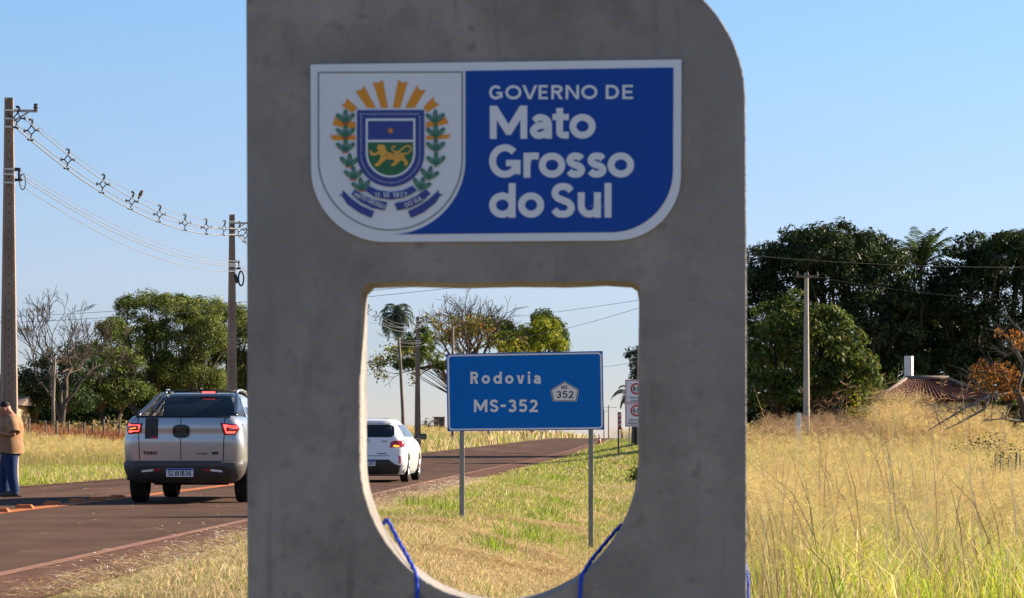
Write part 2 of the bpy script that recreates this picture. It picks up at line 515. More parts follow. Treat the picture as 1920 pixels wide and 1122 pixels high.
def lettering(body, x0, x1, z0, z1, y, m, parent, bold=0.0, space=1.0, rot=0.0, name='lettering', fit=None):
    """text filling the box x0..x1, z0..z1 (metres, in the parent's plane), facing -y"""
    v, f, offs = text_geo(body, space, bold)
    lo, hi = v.min(0) - bold, v.max(0) + bold
    V, Fc = [], []
    cx, cz = (x0 + x1) / 2, (z0 + z1) / 2
    for k, (ox, oz) in enumerate(offs):
        b = len(V)
        for p in v:
            x = x0 + (p[0] + ox - lo[0]) / (hi[0] - lo[0]) * (x1 - x0)
            z = z0 + (p[1] + oz - lo[1]) / (hi[1] - lo[1]) * (z1 - z0)
            if rot:
                dx, dz = x - cx, z - cz
                x, z = cx + dx * math.cos(rot) - dz * math.sin(rot), cz + dx * math.sin(rot) + dz * math.cos(rot)
            V.append((x, y - 0.00004 * k, z))
        Fc += [tuple(i + b for i in q) for q in f]
    return mesh_obj(name, V, Fc, m, parent)


# bold sans letters drawn from strokes and outlines, so that print stays crisp
def _cr(pts, n=6, closed=False):
    """smooth curve through points"""
    P_ = [np.array(q, float) for q in pts]
    m = len(P_)
    out = []
    for i in range(m if closed else m - 1):
        p0 = P_[(i - 1) % m] if closed or i > 0 else P_[0] * 2 - P_[1]
        p1, p2 = P_[i], P_[(i + 1) % m]
        p3 = P_[(i + 2) % m] if closed or i + 2 < m else P_[-1] * 2 - P_[-2]
        for k in range(n):
            t = k / n
            out.append(.5 * (2 * p1 + (p2 - p0) * t + (2 * p0 - 5 * p1 + 4 * p2 - p3) * t * t + (3 * p1 - p0 - 3 * p2 + p3) * t ** 3))
    if not closed:
        out.append(P_[-1])
    return out
def _stroke(pts, w, closed=False):
    """quads of a line of width w with mitred joins and flat ends"""
    P_ = [np.array(q, float) for q in pts]
    m = len(P_)
    L_, R_ = [], []
    for i in range(m):
        a = P_[i] - P_[i - 1] if closed or i > 0 else P_[1] - P_[0]
        b = P_[(i + 1) % m] - P_[i] if closed or i < m - 1 else P_[-1] - P_[-2]
        a, b = a / (np.linalg.norm(a) + 1e-12), b / (np.linalg.norm(b) + 1e-12)
        n1, n2 = np.array([-a[1], a[0]]), np.array([-b[1], b[0]])
        nn_ = n1 + n2
        nn_ = nn_ / (np.linalg.norm(nn_) + 1e-12)
        k = (w / 2) / max(.35, float(nn_ @ n1))
        L_.append(P_[i] + nn_ * k); R_.append(P_[i] - nn_ * k)
    return [[L_[i], R_[i], R_[(i + 1) % m], L_[(i + 1) % m]] for i in range(m if closed else m - 1)]
def _ell(cx, cy, rx, ry, a0=0, a1=360, n=28):
    return [(cx + rx * math.cos(R(a0 + (a1 - a0) * i / n)), cy + ry * math.sin(R(a0 + (a1 - a0) * i / n))) for i in range(n + 1)]
GW = {'M': 1.1, 'a': .67, 't': .5, 'o': .78, 'G': .92, 'r': .47, 's': .6, 'd': .79, 'S': .74, 'u': .68, 'l': .24, 'O': 1.02, 'V': .94, 'E': .66, 'R': .74, 'N': .88, 'D': .84, 'v': .72, 'i': .24, '-': .42,
      '0': .74, '1': .42, '2': .70, '3': .70, '4': .76, '5': .70, '6': .74, '7': .68, '8': .74, '9': .74, 'L': .62, 'W': 1.25, 'B': .74, 'C': .8, ' ': .42}
def glyph(ch, W, H, w, xh):
    """list of layers; a layer is a list of polygons that do not overlap each other"""
    h = w / 2
    def S_(pts, closed=False):
        return _stroke(pts, w, closed)
    def fit(pts, H_=H):
        return [(h + x * (W - w), h + y * (H_ - w)) for x, y in pts]
    stem = lambda x, y0, y1: [[(x - h, y0), (x + h, y0), (x + h, y1), (x - h, y1)]]
    if ch in 'oO0':
        H_ = xh if ch == 'o' else H
        return [S_(_ell(W / 2, H_ / 2, (W - w) / 2, (H_ - w) / 2)[:-1], True)]
    if ch == 'd':
        return [S_(_ell(W / 2, xh / 2, (W - w) / 2, (xh - w) / 2)[:-1], True), stem(W - h, 0, H)]
    if ch == 'a':
        t_ = w * .92
        top = fit([(.06, .80), (.30, .97), (.60, .98), (.90, .84), (1.0, .58)], xh)
        return [S_(_cr(top, 6)), stem(W - h, 0, xh * .66), S_(_cr(fit([(1.0, .54), (.62, .55), (.22, .48), (.0, .25), (.18, .03), (.5, .0), (.82, .14), (1.0, .34)], xh), 6))]
    if ch == 't':
        x = W * .44
        return [stem(x, w * .9, xh * 1.24), S_(_ell(x + (W - x) * .62, w * .95, (W - x) * .62, w * .95 - h, 180, 275, 10) + [(W, h)]), [[(0, xh - w * .9), (W, xh - w * .9), (W, xh), (0, xh)]]]
    if ch == 'r':
        return [stem(h, 0, xh), S_(_cr([(h, xh * .50), (h + .10 * W, xh * .78), (h + .32 * W, xh - h * .95), (W, xh - h * 1.0)], 6))]
    if ch == 'u':
        return [S_([(h, xh)] + _ell(W / 2, W / 2, (W - w) / 2, W / 2 - h, 180, 360, 16) + [(W - h, W / 2)]), stem(W - h, 0, xh)]
    if ch == 'l':
        return [stem(W / 2, 0, H)]
    if ch == 'i':
        return [stem(W / 2, 0, xh), [[tuple(q) for q in _ell(W / 2, xh + w * .95, w * .62, w * .62, 0, 340, 17)]]]
    if ch == '-':
        return [[[(0, H * .40), (W, H * .40), (W, H * .40 + w), (0, H * .40 + w)]]]
    if ch in 'sS':
        H_ = xh if ch == 's' else H
        return [S_(_cr(fit([(.97, .84), (.78, .965), (.5, 1.0), (.2, .95), (.05, .77), (.18, .60), (.5, .505), (.83, .41), (.98, .22), (.8, .04), (.48, 0), (.2, .035), (0, .17)], H_), 5))]
    if ch in 'GC':
        arc_ = _ell(W / 2, H / 2, (W - w) / 2, (H - w) / 2, 42, 318 if ch == 'C' else 330, 26)
        if ch == 'C':
            return [S_(arc_)]
        return [S_(arc_), [[(W - w, H * .12), (W, H * .10), (W, H * .53), (W - w, H * .53)]], [[(W * .54, H * .53 - w * .9), (W, H * .53 - w * .9), (W, H * .53), (W * .54, H * .53)]]]
    if ch in 'Vv':
        H_ = xh if ch == 'v' else H
        k = w * 1.12
        return [[[(0, H_), (k, H_), (W / 2, w * 1.2), (W / 2 + .0001, 0), (W / 2 - k * .5, 0)], [(W, H_), (W / 2 + k * .5, 0), (W / 2, 0), (W / 2, w * 1.2), (W - k, H_)]]]
    if ch == 'W':
        k, m_ = w * 1.0, W / 2
        return [[[(0, H), (k, H), (W * .27, w * 1.3), (W * .27, 0), (W * .27 - k * .6, 0)], [(W * .27, 0), (W * .27, w * 1.3), (m_ - k * .5, H), (m_, H), (W * .27 + k * .6, 0)],
                 [(W, H), (W * .73 + k * .6, 0), (W * .73, 0), (W * .73, w * 1.3), (W - k, H)], [(W * .73, 0), (W * .73 - k * .6, 0), (m_, H), (m_ + k * .5, H), (W * .73, w * 1.3)]]]
    if ch == 'M':
        return [stem(h, 0, H), stem(W - h, 0, H), [[(0, H), (w * 1.05, H), (W / 2, .44 * H), (W / 2, .12 * H), (W / 2 - w * .35, .12 * H), (w * .3, H * .8)]], [[(W, H), (W - w * .3, H * .8), (W / 2 + w * .35, .12 * H), (W / 2, .12 * H), (W / 2, .44 * H), (W - w * 1.05, H)]]]
    if ch == 'N':
        return [stem(h, 0, H), stem(W - h, 0, H), [[(0, H), (w * 1.1, H), (W, 0), (W - w * 1.1, 0)]]]
    if ch == 'E':
        return [stem(h, 0, H), [[(0, y), (W * q, y), (W * q, y + w * .88), (0, y + w * .88)] for y, q in ((0, 1), ((H - w * .88) / 2, .92), (H - w * .88, 1))]]
    if ch == 'L':
        return [stem(h, 0, H), [[(0, 0), (W, 0), (W, w * .88), (0, w * .88)]]]
    if ch == 'D':
        return [stem(h, 0, H), S_([(h, H - h)] + _ell(W * .42, H / 2, W * .58 - h, H / 2 - h, 90, -90, 20) + [(h, h)])]
    if ch in 'RB':
        m_ = H * (.42 if ch == 'R' else .48)
        ry = (H - m_) / 2
        o = [stem(h, 0, H), S_([(h, H - h)] + _ell(W * .55, (H + m_) / 2, W * .42 - h, ry - h, 90, -90, 14) + [(h, m_ + h)])]
        if ch == 'R':
            o.append([[(W * .36, m_ + w * .5), (W * .36 + w * 1.15, m_ + w * .5), (W, 0), (W - w * 1.2, 0)]])
        else:
            o.append(S_([(h, m_ + h)] + _ell(W * .56, (m_ + w) / 2, W * .44 - h, (m_ + w) / 2 - h, 90, -90, 14) + [(h, h)]))
        return o
    if ch == '1':
        return [stem(W - h * 1.2, 0, H), [[(0, H * .74), (0, H * .74 + w * .2), (W - w * 1.2, H), (W - w * .6, H), (W - w * .6, H * .86)]]]
    if ch == '2':
        return [S_(_cr(fit([(.03, .80), (.22, .96), (.5, 1.0), (.82, .93), (.95, .74), (.86, .55), (.5, .28), (.10, .02)]), 6)), [[(0, 0), (W, 0), (W, w * .92), (0, w * .92)]]]
    if ch == '3':
        return [S_(_cr(fit([(.05, .86), (.25, .98), (.5, 1.0), (.82, .93), (.92, .76), (.78, .59), (.45, .54)]), 6)), S_(_cr(fit([(.45, .54), (.82, .48), (1.0, .27), (.82, .05), (.48, 0), (.2, .03), (0, .16)]), 6))]
    if ch == '5':
        return [[[(W * .13, H), (W * .94, H), (W * .94, H - w * .9), (W * .13, H - w * .9)]], [[(W * .13, H), (W * .13 + w * .9, H), (W * .10 + w * .9, H * .48), (W * .07, H * .48)]], S_(_cr(fit([(.10, .50), (.35, .62), (.62, .62), (.92, .50), (1.0, .29), (.85, .07), (.5, 0), (.2, .03), (0, .14)]), 6))]
    if ch in '69':
        pt = [(.90, .90), (.62, 1.0), (.30, .92), (.08, .66), (.0, .36)]
        el = _ell(W / 2, H * .31, (W - w) / 2, H * .31 - h)[:-1]
        st = fit(pt)
        if ch == '9':
            el = [(W - x, H - y) for x, y in el]; st = [(W - x, H - y) for x, y in st]
        return [S_(el, True), S_(_cr(st, 6))]
    if ch == '8':
        return [S_(_ell(W / 2, H * .28, (W - w) / 2, H * .28 - h)[:-1], True), S_(_ell(W / 2, H * .76, (W - w) / 2 * .86, H * .24 - h * .6)[:-1], True)]
    if ch == '4':
        return [stem(W * .72, 0, H), [[(0, H * .22), (W, H * .22), (W, H * .22 + w * .9), (0, H * .22 + w * .9)]], [[(0, H * .22 + w * .4), (w, H * .22 + w * .4), (W * .72 + h, H), (W * .72 - h * 1.1, H)]]]
    if ch == '7':
        return [[[(0, H - w * .92), (W, H - w * .92), (W, H), (0, H)]], [[(W - w * .2, H - w * .5), (W - w * 1.2, H - w * .5), (W * .18, 0), (W * .18 + w * 1.1, 0)]]]
    return []
def bold_text(body, x0, x1, z0, z1, y, m, parent, w=.2, xh=.72, track=.08, name='lettering', boxes=None):
    """crisp bold text; the capitals' height fills z0..z1, letters spread over x0..x1 (or over their own boxes)"""
    H = z1 - z0
    ws = [GW.get(c, .7) for c in body]
    tot = sum(ws) + track * (len(body) - 1)
    k = (x1 - x0) / tot
    V, Fc, x = [], [], x0
    lay = 0
    for i, c in enumerate(body):
        W = ws[i] * k
        gx = x
        if boxes:
            gx, W = boxes[i]
        for layer in glyph(c, W, H, w * H, xh * H):
            for poly in layer:
                b = len(V)
                V += [(gx + q[0], y - .00003 * (lay % 5), z0 + q[1]) for q in poly]
                ar = sum(poly[j][0] * poly[(j + 1) % len(poly)][1] - poly[(j + 1) % len(poly)][0] * poly[j][1] for j in range(len(poly)))
                f_ = list(range(b, b + len(poly)))
                Fc.append(tuple(f_ if ar > 0 else reversed(f_)))
            lay += 1
        x += W + track * k
    return tag(mesh_obj(name, V, Fc, m, parent), kind='stuff')

def arc(cx, cz, rx, rz, a0, a1, n=16):
    return [(cx + rx * math.cos(R(a0 + (a1 - a0) * i / n)), cz + rz * math.sin(R(a0 + (a1 - a0) * i / n))) for i in range(n + 1)]

# ------------------------------------------------------------------ concrete totem with the government plate
TD = 5.0
K = F / TD
TB = float(ground(0, 5)) - 0.05
totem = thing('concrete_totem', 'grey cast concrete totem with a shield-shaped opening and blue government plate', 'totem', ((937 - 960) / K, TD, TB), R(-1.3))
def T(px, py):
    return ((px - 937.0) / K, CZ - TB + (HOR - py) / K)
outer = [T(460, -78)[0:2], (T(463, 0)[0], 0.0), (T(1400, 0)[0], 0.0)]
def px_arc(cx, cy, rx, ry, a0, a1, n=24):
    """arc given in photo pixels, angles counter-clockwise as seen"""
    return [T(cx + rx * math.cos(R(a0 + (a1 - a0) * i / n)), cy - ry * math.sin(R(a0 + (a1 - a0) * i / n))) for i in range(n + 1)]
outline = [(T(464, 0)[0], 0.0), (T(1400, 0)[0], 0.0)] + [T(1399, 700), T(1399, 500)] + px_arc(1129, 190, 268, 268, 0, 90, 22) + [T(700, -78), T(460, -78), T(462, 500)]
hole = [T(676, 560), T(678, 545), T(690, 532)] + [T(760, 529), T(860, 532), T(960, 530), T(1060, 531), T(1140, 528)] + [T(1188, 531), T(1199, 538), T(1202, 556)] + [T(1201, 700)] + \
       list(reversed(px_arc(938, 858, 263, 274, 180, 360, 40))) + [T(675, 760)]
def resample(loop, step=0.02, wob=0.0012, seed=1):
    rg = random.Random(seed)
    out = []
    n = len(loop)
    for i in range(n):
        a, b = Vector(loop[i]), Vector(loop[(i + 1) % n])
        k = max(1, int((b - a).length / step))
        for j in range(k):
            p = a + (b - a) * (j / k)
            out.append((p.x + rg.uniform(-wob, wob), p.y + rg.uniform(-wob, wob)))
    return out
def inset(loop, d):
    n = len(loop)
    area = sum(loop[i][0] * loop[(i + 1) % n][1] - loop[(i + 1) % n][0] * loop[i][1] for i in range(n))
    sgn = 1 if area > 0 else -1
    out = []
    for i in range(n):
        t = Vector(loop[(i + 1) % n]) - Vector(loop[i - 1])
        t = t.normalized() if t.length > 1e-9 else Vector((1, 0))
        nrm = Vector((-t.y, t.x)) * sgn
        out.append((loop[i][0] + nrm.x * d, loop[i][1] + nrm.y * d))
    return out
TT = 0.165
o_s, h_s = resample(outline, 0.05, 0.0, 3), resample(hole, 0.02, 0.0003, 5)
mb = MB()
ch = 0.0022
lo_, lh = [inset(o_s, ch), o_s, o_s, inset(o_s, ch)], [inset(h_s, -ch), h_s, h_s, inset(h_s, -ch)]
ys = [0, ch, TT - ch, TT]
no, nh = len(o_s), len(h_s)
verts = []
for k in range(4):
    verts += [(p[0], ys[k], p[1]) for p in lo_[k]] + [(p[0], ys[k], p[1]) for p in lh[k]]
nn = no + nh
faces = []
for k in (0, 3):
    pl = [[Vector((p[0], p[1], 0)) for p in lo_[k]], [Vector((p[0], p[1], 0)) for p in lh[k]]]
    flat = pl[0] + pl[1]
    for t in geometry.tessellate_polygon(pl):
        a, b, c = [flat[i] for i in t]
        cr = (b - a).cross(c - a).z
        if abs(cr) < 1e-12: continue
        t = tuple(t) if (cr > 0) == (k == 0) else tuple(reversed(t))
        faces.append(tuple(i + k * nn for i in t))
for k in range(3):
    for i in range(no):
        j = (i + 1) % no
        faces.append((k * nn + i, (k + 1) * nn + i, (k + 1) * nn + j, k * nn + j))
    for i in range(nh):
        j = (i + 1) % nh
        faces.append((k * nn + no + i, (k + 1) * nn + no + i, (k + 1) * nn + no + j, k * nn + no + j))
body = mesh_obj('concrete_body', verts, faces, M['concrete'], totem)
bm = bmesh.new(); bm.from_mesh(body.data); bmesh.ops.recalc_face_normals(bm, faces=bm.faces); bm.to_mesh(body.data); bm.free()
body.data.polygons.foreach_set('use_smooth', [True] * len(body.data.polygons))
body.data.set_sharp_from_angle(angle=R(32))

plate_poly = [T(582, 121), T(583, 312)] + px_arc(722, 316, 139, 138, 180, 270, 20) + [T(1150, 452.5)] + px_arc(1154, 330, 122, 122, 270, 360, 18) + [T(1277, 114)]
plate = MB().prism(plate_poly, -0.006, -0.0012).build('sign_plate', M['plate_white'], totem)
def flat(name, pts, y, m, parent=plate, thick=0.0005):
    return MB().prism(pts, y, y + thick).build(name, m, parent)
Y1, Y2, Y3, Y4, Y5 = -0.0072, -0.0080, -0.0088, -0.0096, -0.0104
bluep = [T(873, 134), T(1262, 129), T(1261, 322)] + list(reversed(px_arc(1145, 322, 116, 115, -90, 0, 16))) + [T(735, 440)] + px_arc(733, 300, 140, 140, -88, 0, 26)
flat('blue_panel', bluep, Y1, M['plate_blue'])
def shield(l, r, t, cy, rad, n=28):
    return [T(l, t)] + px_arc((l + r) / 2, cy, (r - l) / 2, rad, 180, 360, n) + [T(r, t)]
ln_o, ln_i = shield(596, 868, 135, 298, 135), shield(598, 866, 137, 298, 133)
MB().prism(ln_o, Y1, Y1 + 0.0005, [ln_i]).build('border_line', M['line_grey'], plate)
# crest
ZA = lambda x, y: T(600 + x / 7.0115, 140 + y / 7.0115)
ZB = lambda x, y: T(610 + x / 7.68, 290 + y / 7.68)
Z1 = lambda x, y: T(570 + x / 3.0333, 100 + y / 3.0333)
rays = [[(275, 400), (335, 378), (350, 310), (495, 440), (420, 503)], [(465, 215), (545, 205), (575, 145), (735, 440), (620, 440)], [(695, 100), (770, 110), (825, 70), (895, 440), (805, 440)],
        [(1030, 65), (1075, 110), (1155, 95), (1055, 440), (960, 440)], [(1275, 145), (1305, 205), (1390, 210), (1245, 440), (1120, 440)], [(1495, 295), (1505, 365), (1575, 395), (1410, 503), (1362, 430)],
        [(165, 660), (205, 545), (235, 595), (465, 630), (465, 702), (310, 700)], [(130, 795), (465, 800), (465, 862), (168, 865)],
        [(1650, 560), (1692, 650), (1395, 702), (1395, 630), (1600, 600)], [(1395, 812), (1720, 790), (1685, 845), (1395, 862)]]
for q in rays:
    flat('sun_ray', [ZA(*p) for p in q], Y1, M['crest_gold'])
flat('shield', shield(669.5, 795.5, 207, 288, 63), Y2, M['crest_blue'])
MB().prism(shield(686, 779, 223, 287, 46.5), Y3, Y3 + 0.0005, [shield(689.8, 775.3, 227.3, 287, 43)]).build('shield_border', M['letter_white'], plate)
flat('green_field', [T(689.8, 267.4)] + px_arc(732.5, 287, 42.8, 43, 180, 360, 24) + [T(775.3, 267.4)], Y3, M['crest_green'])
flat('white_bar', [T(689.8, 263), T(689.8, 267.3), T(775.3, 267.3), T(775.3, 263)], Y4, M['letter_white'])
dots = MB()
per = [(677 + i * 5.7, 214.5) for i in range(20)] + [(677.2, 214.5 + 5.7 * i) for i in range(1, 13)] + [(787.8, 214.5 + 5.7 * i) for i in range(1, 13)]
per += [(732.5 + 55.4 * math.cos(R(a)), 288 + 55.4 * math.sin(R(a))) for a in np.linspace(2, 178, 31)]
for (x, y) in per:
    c = T(x, y); r_ = 1.25 / K
    dots.prism([(c[0] + r_ * math.cos(R(a)), c[1] + r_ * math.sin(R(a))) for a in range(0, 360, 60)], Y3, Y3 + 0.0004)
tag(dots.build('dotted_border', M['letter_white'], plate), kind='stuff')
c = T(732.6, 246)
flat('star', [(c[0] + (6.8 if i % 2 == 0 else 2.9) / K * math.sin(R(36 * i)), c[1] + (6.8 if i % 2 == 0 else 2.9) / K * math.cos(R(36 * i))) for i in range(10)], Y4, M['crest_gold'])
jag = [(372, 562), (382, 582), (408, 584), (425, 574), (438, 582), (434, 600), (420, 622), (402, 634), (406, 645), (428, 643), (452, 617), (470, 605), (500, 606), (520, 612), (506, 628), (494, 638), (500, 644), (518, 641),
       (537, 622), (556, 609), (574, 618), (569, 632), (580, 644), (594, 632), (588, 612), (574, 600), (570, 588), (576, 574), (545, 566), (500, 570), (472, 562), (460, 526), (440, 520), (420, 524), (415, 543), (425, 556), (410, 570), (392, 568), (380, 552)]
flat('jaguar', [Z1(*p) for p in jag], Y4, M['jaguar'])
tail = [(568, 574), (592, 570), (608, 556), (611, 542), (600, 530), (584, 529), (568, 538), (552, 554), (536, 563), (516, 562), (502, 550), (503, 535), (514, 529), (522, 536)]
tl, tr_ = [], []
for i, p in enumerate(tail):
    a, b = Vector(tail[max(0, i - 1)]), Vector(tail[min(len(tail) - 1, i + 1)])
    t = (b - a).normalized(); n_ = Vector((-t.y, t.x)) * 4.2
    tl.append((p[0] + n_.x, p[1] + n_.y)); tr_.append((p[0] - n_.x, p[1] - n_.y))
tm = MB()
for i in range(len(tail) - 1):
    a, b, c_, d = [Z1(*q) for q in (tl[i], tl[i + 1], tr_[i + 1], tr_[i])]
    tm.add([(q[0], Y4 - 0.0002, q[1]) for q in (a, b, c_, d)], [(0, 1, 2, 3)])
tm.build('jaguar_tail', M['jaguar'], plate)
spots = MB()
rg = random.Random(4)
for _ in range(26):
    q = Z1(rg.uniform(446, 566), rg.uniform(572, 603)); r_ = 0.75 / K
    spots.prism([(q[0] + r_ * math.cos(R(a)), q[1] + r_ * math.sin(R(a))) for a in range(0, 360, 72)], Y5, Y5 + 0.0004)
tag(spots.build('jaguar_spots', M['black_print'], plate), kind='stuff')
def leaf(node, ang, ln, wd):
    pts, inn = [], []
    for k in range(12):
        a = 2 * math.pi * k / 12
        u, w = (0.5 - 0.5 * math.cos(a)), math.sin(a) * (1 - 0.25 * math.cos(a))
        for lst, s0, s1, sw in ((pts, 0, 1, 1), (inn, .28, .5, .30)):
            uu, ww = (s0 + s1 * u) * ln, w * wd / 2 * sw
            lst.append(Z1(node[0] + uu * math.sin(ang) + ww * math.cos(ang), node[1] - uu * math.cos(ang) + ww * math.sin(ang)))
    flat('laurel_leaf', pts, Y3 - random.uniform(0, .0003), M['leaf_dark'])
    flat('leaf_vein', inn, Y4, M['leaf_pale'])
for nodes, rots, red in (([(237, 396), (237, 480), (237, 562), (256, 645), (284, 718), (331, 782)], [0, 0, 0, 4, -2, -8], True),
                         ([(748, 398), (750, 480), (750, 560), (752, 640), (708, 718), (660, 776)], [0, 0, 0, 0, 12, 18], False)):
    for (nx, ny), ro in zip(nodes, rots):
        for da, l_ in ((-46, 74), (0, 76), (44, 74)):
            leaf((nx, ny), R(ro + da), l_, 25)
        if red:
            for dx in (-11, 9):
                q = Z1(nx + dx, ny + 2)
                flat('berry', [(q[0] + 2.2 / K * math.cos(R(a)), q[1] + 2.2 / K * math.sin(R(a))) for a in range(0, 360, 45)], Y4 - .0003, M['berry'])
        else:
            q = [Z1(nx - 20, ny + 3), Z1(nx, ny + 9), Z1(nx + 20, ny + 3), Z1(nx, ny + 4)]
            flat('stem', q, Y4, M['leaf_dark'])
rib = [[(570, 520), (630, 455), (750, 515), (940, 545), (1120, 520), (1255, 455), (1325, 525), (1150, 620), (940, 655), (720, 620)],
       [(375, 575), (425, 505), (560, 595), (700, 655), (895, 690), (855, 808), (680, 775), (510, 690)],
       [(250, 510), (380, 640), (520, 740), (705, 820), (665, 918), (500, 845), (320, 720), (245, 605), (185, 585), (248, 575)],
       [(1450, 500), (1515, 570), (1390, 690), (1230, 770), (1040, 808), (995, 705), (1170, 670), (1320, 600)],
       [(1635, 515), (1640, 568), (1700, 582), (1650, 605), (1590, 700), (1420, 835), (1235, 918), (1190, 820), (1350, 745), (1490, 650)]]
for k, q in enumerate(rib):
    flat('ribbon', [ZB(*p) for p in q], (Y4, Y3, Y2, Y3, Y2)[k], M['crest_blue'])
def ztext(body, cx, cy, w, h, rot):
    x, z = ZB(cx, cy)
    lettering(body, x - w / 7.68 / K / 2, x + w / 7.68 / K / 2, z - h / 7.68 / K / 2, z + h / 7.68 / K / 2, Y5, M['letter_white'], plate, 0.02, rot=R(rot))
ca_, cb_ = ZB(712, 622), ZB(1180, 552)
bold_text('11 10 1977', ca_[0], cb_[0], ca_[1], cb_[1], Y5, M['letter_white'], plate, .16, .7, .16)
ztext('MATO GROSSO', 640, 668, 470, 62, -23)
ztext('DO SUL', 1275, 684, 270, 66, 25)
ZP = lambda x, y: T(860 + x / 3.0326, 100 + y / 3.0326)
def ptext(body, base, cap, w, xh, cells):
    z0, z1 = ZP(0, base)[1], ZP(0, cap)[1]
    bx = [(ZP(a_, 0)[0], ZP(b_, 0)[0] - ZP(a_, 0)[0]) for a_, b_ in cells]
    bold_text(body, 0, 1, z0, z1, -0.0078, M['letter_white'], plate, w, xh, boxes=bx)
ptext('GOVERNODE', 266, 186, .185, .72, [(174, 250), (266, 357), (362, 448), (455, 507), (527, 592), (608, 684), (697, 788), (836, 910), (930, 990)])
ptext('Mato', 490, 302, .205, .745, [(178, 390), (405, 530), (533, 626), (630, 778)])
ptext('Grosso', 711, 521, .205, .745, [(174, 352), (369, 456), (456, 606), (609, 720), (729, 841), (846, 996)])
ptext('doSul', 938, 742, .20, .73, [(174, 324), (338, 486), (523, 662), (677, 808), (824, 873)])

# ropes slung through and round the totem
def rope(label, pts, r_=0.0042):
    m = MB()
    P_, n = [], 6
    pts = [Vector(p) for p in pts]
    dense = []
    for a, b in zip(pts, pts[1:]):
        k = max(2, int((b - a).length / 0.012))
        dense += [a + (b - a) * (i / k) for i in range(k)]
    dense.append(pts[-1])
    sm_ = [dense[0]] + [(dense[i - 1] + dense[i] * 2 + dense[i + 1]) / 4 for i in range(1, len(dense) - 1)] + [dense[-1]]
    for ph in (0, 2.1, 4.2):
        s_ = []
        for i, p in enumerate(sm_):
            t = (sm_[min(i + 1, len(sm_) - 1)] - sm_[max(i - 1, 0)]).normalized()
            u = t.orthogonal().normalized(); w = t.cross(u)
            a = ph + i * 0.95
            s_.append(p + (u * math.cos(a) + w * math.sin(a)) * r_ * 0.55)
        m.path(s_, r_ * 0.62, 6)
    o = m.build('blue_rope', M['rope'], None, 3.2)
    o.location = totem.location; o.rotation_euler = totem.rotation_euler
    return tag(o, label, 'rope', 'blue lifting ropes on the totem')
def T3(px, py, y):
    x, z = T(px, py)
    return (x, y, z)
rope('twisted blue rope over the left lip of the totem opening', [T3(655, 1112, TT + .01), T3(700, 1000, TT + .008), T3(712, 978, TT + .004), T3(717, 982, TT - .01), T3(735, 1012, .12), T3(756, 1041, .07), T3(776, 1070, .012), T3(782, 1086, -.006), T3(783, 1130, -.007), T3(783, 1300, -.007)])
rope('twisted blue rope over the right lip of the totem opening', [T3(1225, 1112, TT + .01), T3(1180, 1000, TT + .008), T3(1172, 986, TT + .004), T3(1163, 994, TT - .01), T3(1138, 1022, .12), T3(1112, 1050, .07), T3(1094, 1074, .012), T3(1089, 1086, -.006), T3(1087, 1130, -.007), T3(1086, 1300, -.007)])
rope('blue rope hanging down the outer sides behind the totem base', [T3(461, 1300, .09), T3(459.5, 1120, .10), T3(461, 1104, TT + .004), T3(560, 1150, TT + .008), T3(940, 1190, TT + .008), T3(1280, 1120, TT + .008), T3(1398, 1064, TT + .006), T3(1404, 1066, .12), T3(1406, 1090, .09), T3(1406, 1300, .09)], 0.0048)

# ------------------------------------------------------------------ blue road sign
SD = 31.0
S = F / SD
sgn = thing('road_sign', 'blue road sign on two grey posts reading Rodovia MS-352', 'road sign', ((984 - 960) / S, SD, float(ground(0.2, SD))), R(0))
SB = float(ground(0.2, SD))
def Q(px, py):
    return ((px - 984.0) / S, CZ - SB + (HOR - py) / S)
panel = MB().prism([Q(836.5, 664), Q(839, 809), Q(1132.5, 806), Q(1130, 658.5)], -0.004, 0.004).build('sign_panel', M['road_blue'], sgn)
def rrect(pts, r_, n=5):
    out = []
    for i in range(4):
        p, a, b = Vector(pts[i]), Vector(pts[i - 1]), Vector(pts[(i + 1) % 4])
        u, w = (a - p).normalized() * r_, (b - p).normalized() * r_
        for k in range(n + 1):
            t = k / n
            out.append(tuple((p + u) * (1 - t) ** 2 + p * 2 * t * (1 - t) + (p + w) * t * t))
    return out
MB().prism(rrect([Q(838.6, 665.8), Q(841.2, 807.3), Q(1130.6, 804.3), Q(1128, 660.8)], .055), -0.006, -0.0042, [rrect([Q(841.9, 668.8), Q(844, 804.4), Q(1127.6, 801.4), Q(1125, 663.8)], .04)]).build('border', M['road_white'], panel)
def stext(body, x0, y0, x1, y1, bold, space, m=None, y=-.006):
    a, b = Q(x0, y1), Q(x1, y0)
    return lettering(body, a[0], b[0], a[1], b[1], y, m or M['road_white'], panel, bold, space)
def btext(body, x0, y0, x1, y1, w, track, m=None, y=-.006, xh=.72):
    a, b = Q(x0, y1), Q(x1, y0)
    bold_text(body, a[0], b[0], a[1], b[1], y, m or M['road_white'], panel, w, xh, track)
btext('Rodovia', 882, 697.5, 1014, 720, .20, .30)
btext('MS-352', 888.5, 749.5, 1008.5, 773, .20, .17)
ZS = lambda x, y: Q(830 + x / 6.1935, 650 + y / 6.1935)
pent = [(1416, 405), (1586, 504), (1556, 637), (1283, 637), (1250, 506)]
def shrink(p, k):
    cx, cy = sum(q[0] for q in p) / len(p), sum(q[1] for q in p) / len(p)
    return [(cx + (q[0] - cx) * k, cy + (q[1] - cy) * k) for q in p]
badge = MB().prism([ZS(*p) for p in pent], -0.0055, -0.0042).build('route_shield', M['road_white'], panel)
MB().prism([ZS(*p) for p in shrink(pent, .965)], -0.0068, -0.0058, [[ZS(*p) for p in shrink(pent, .90)]]).build('shield_outline', M['black_print'], panel)
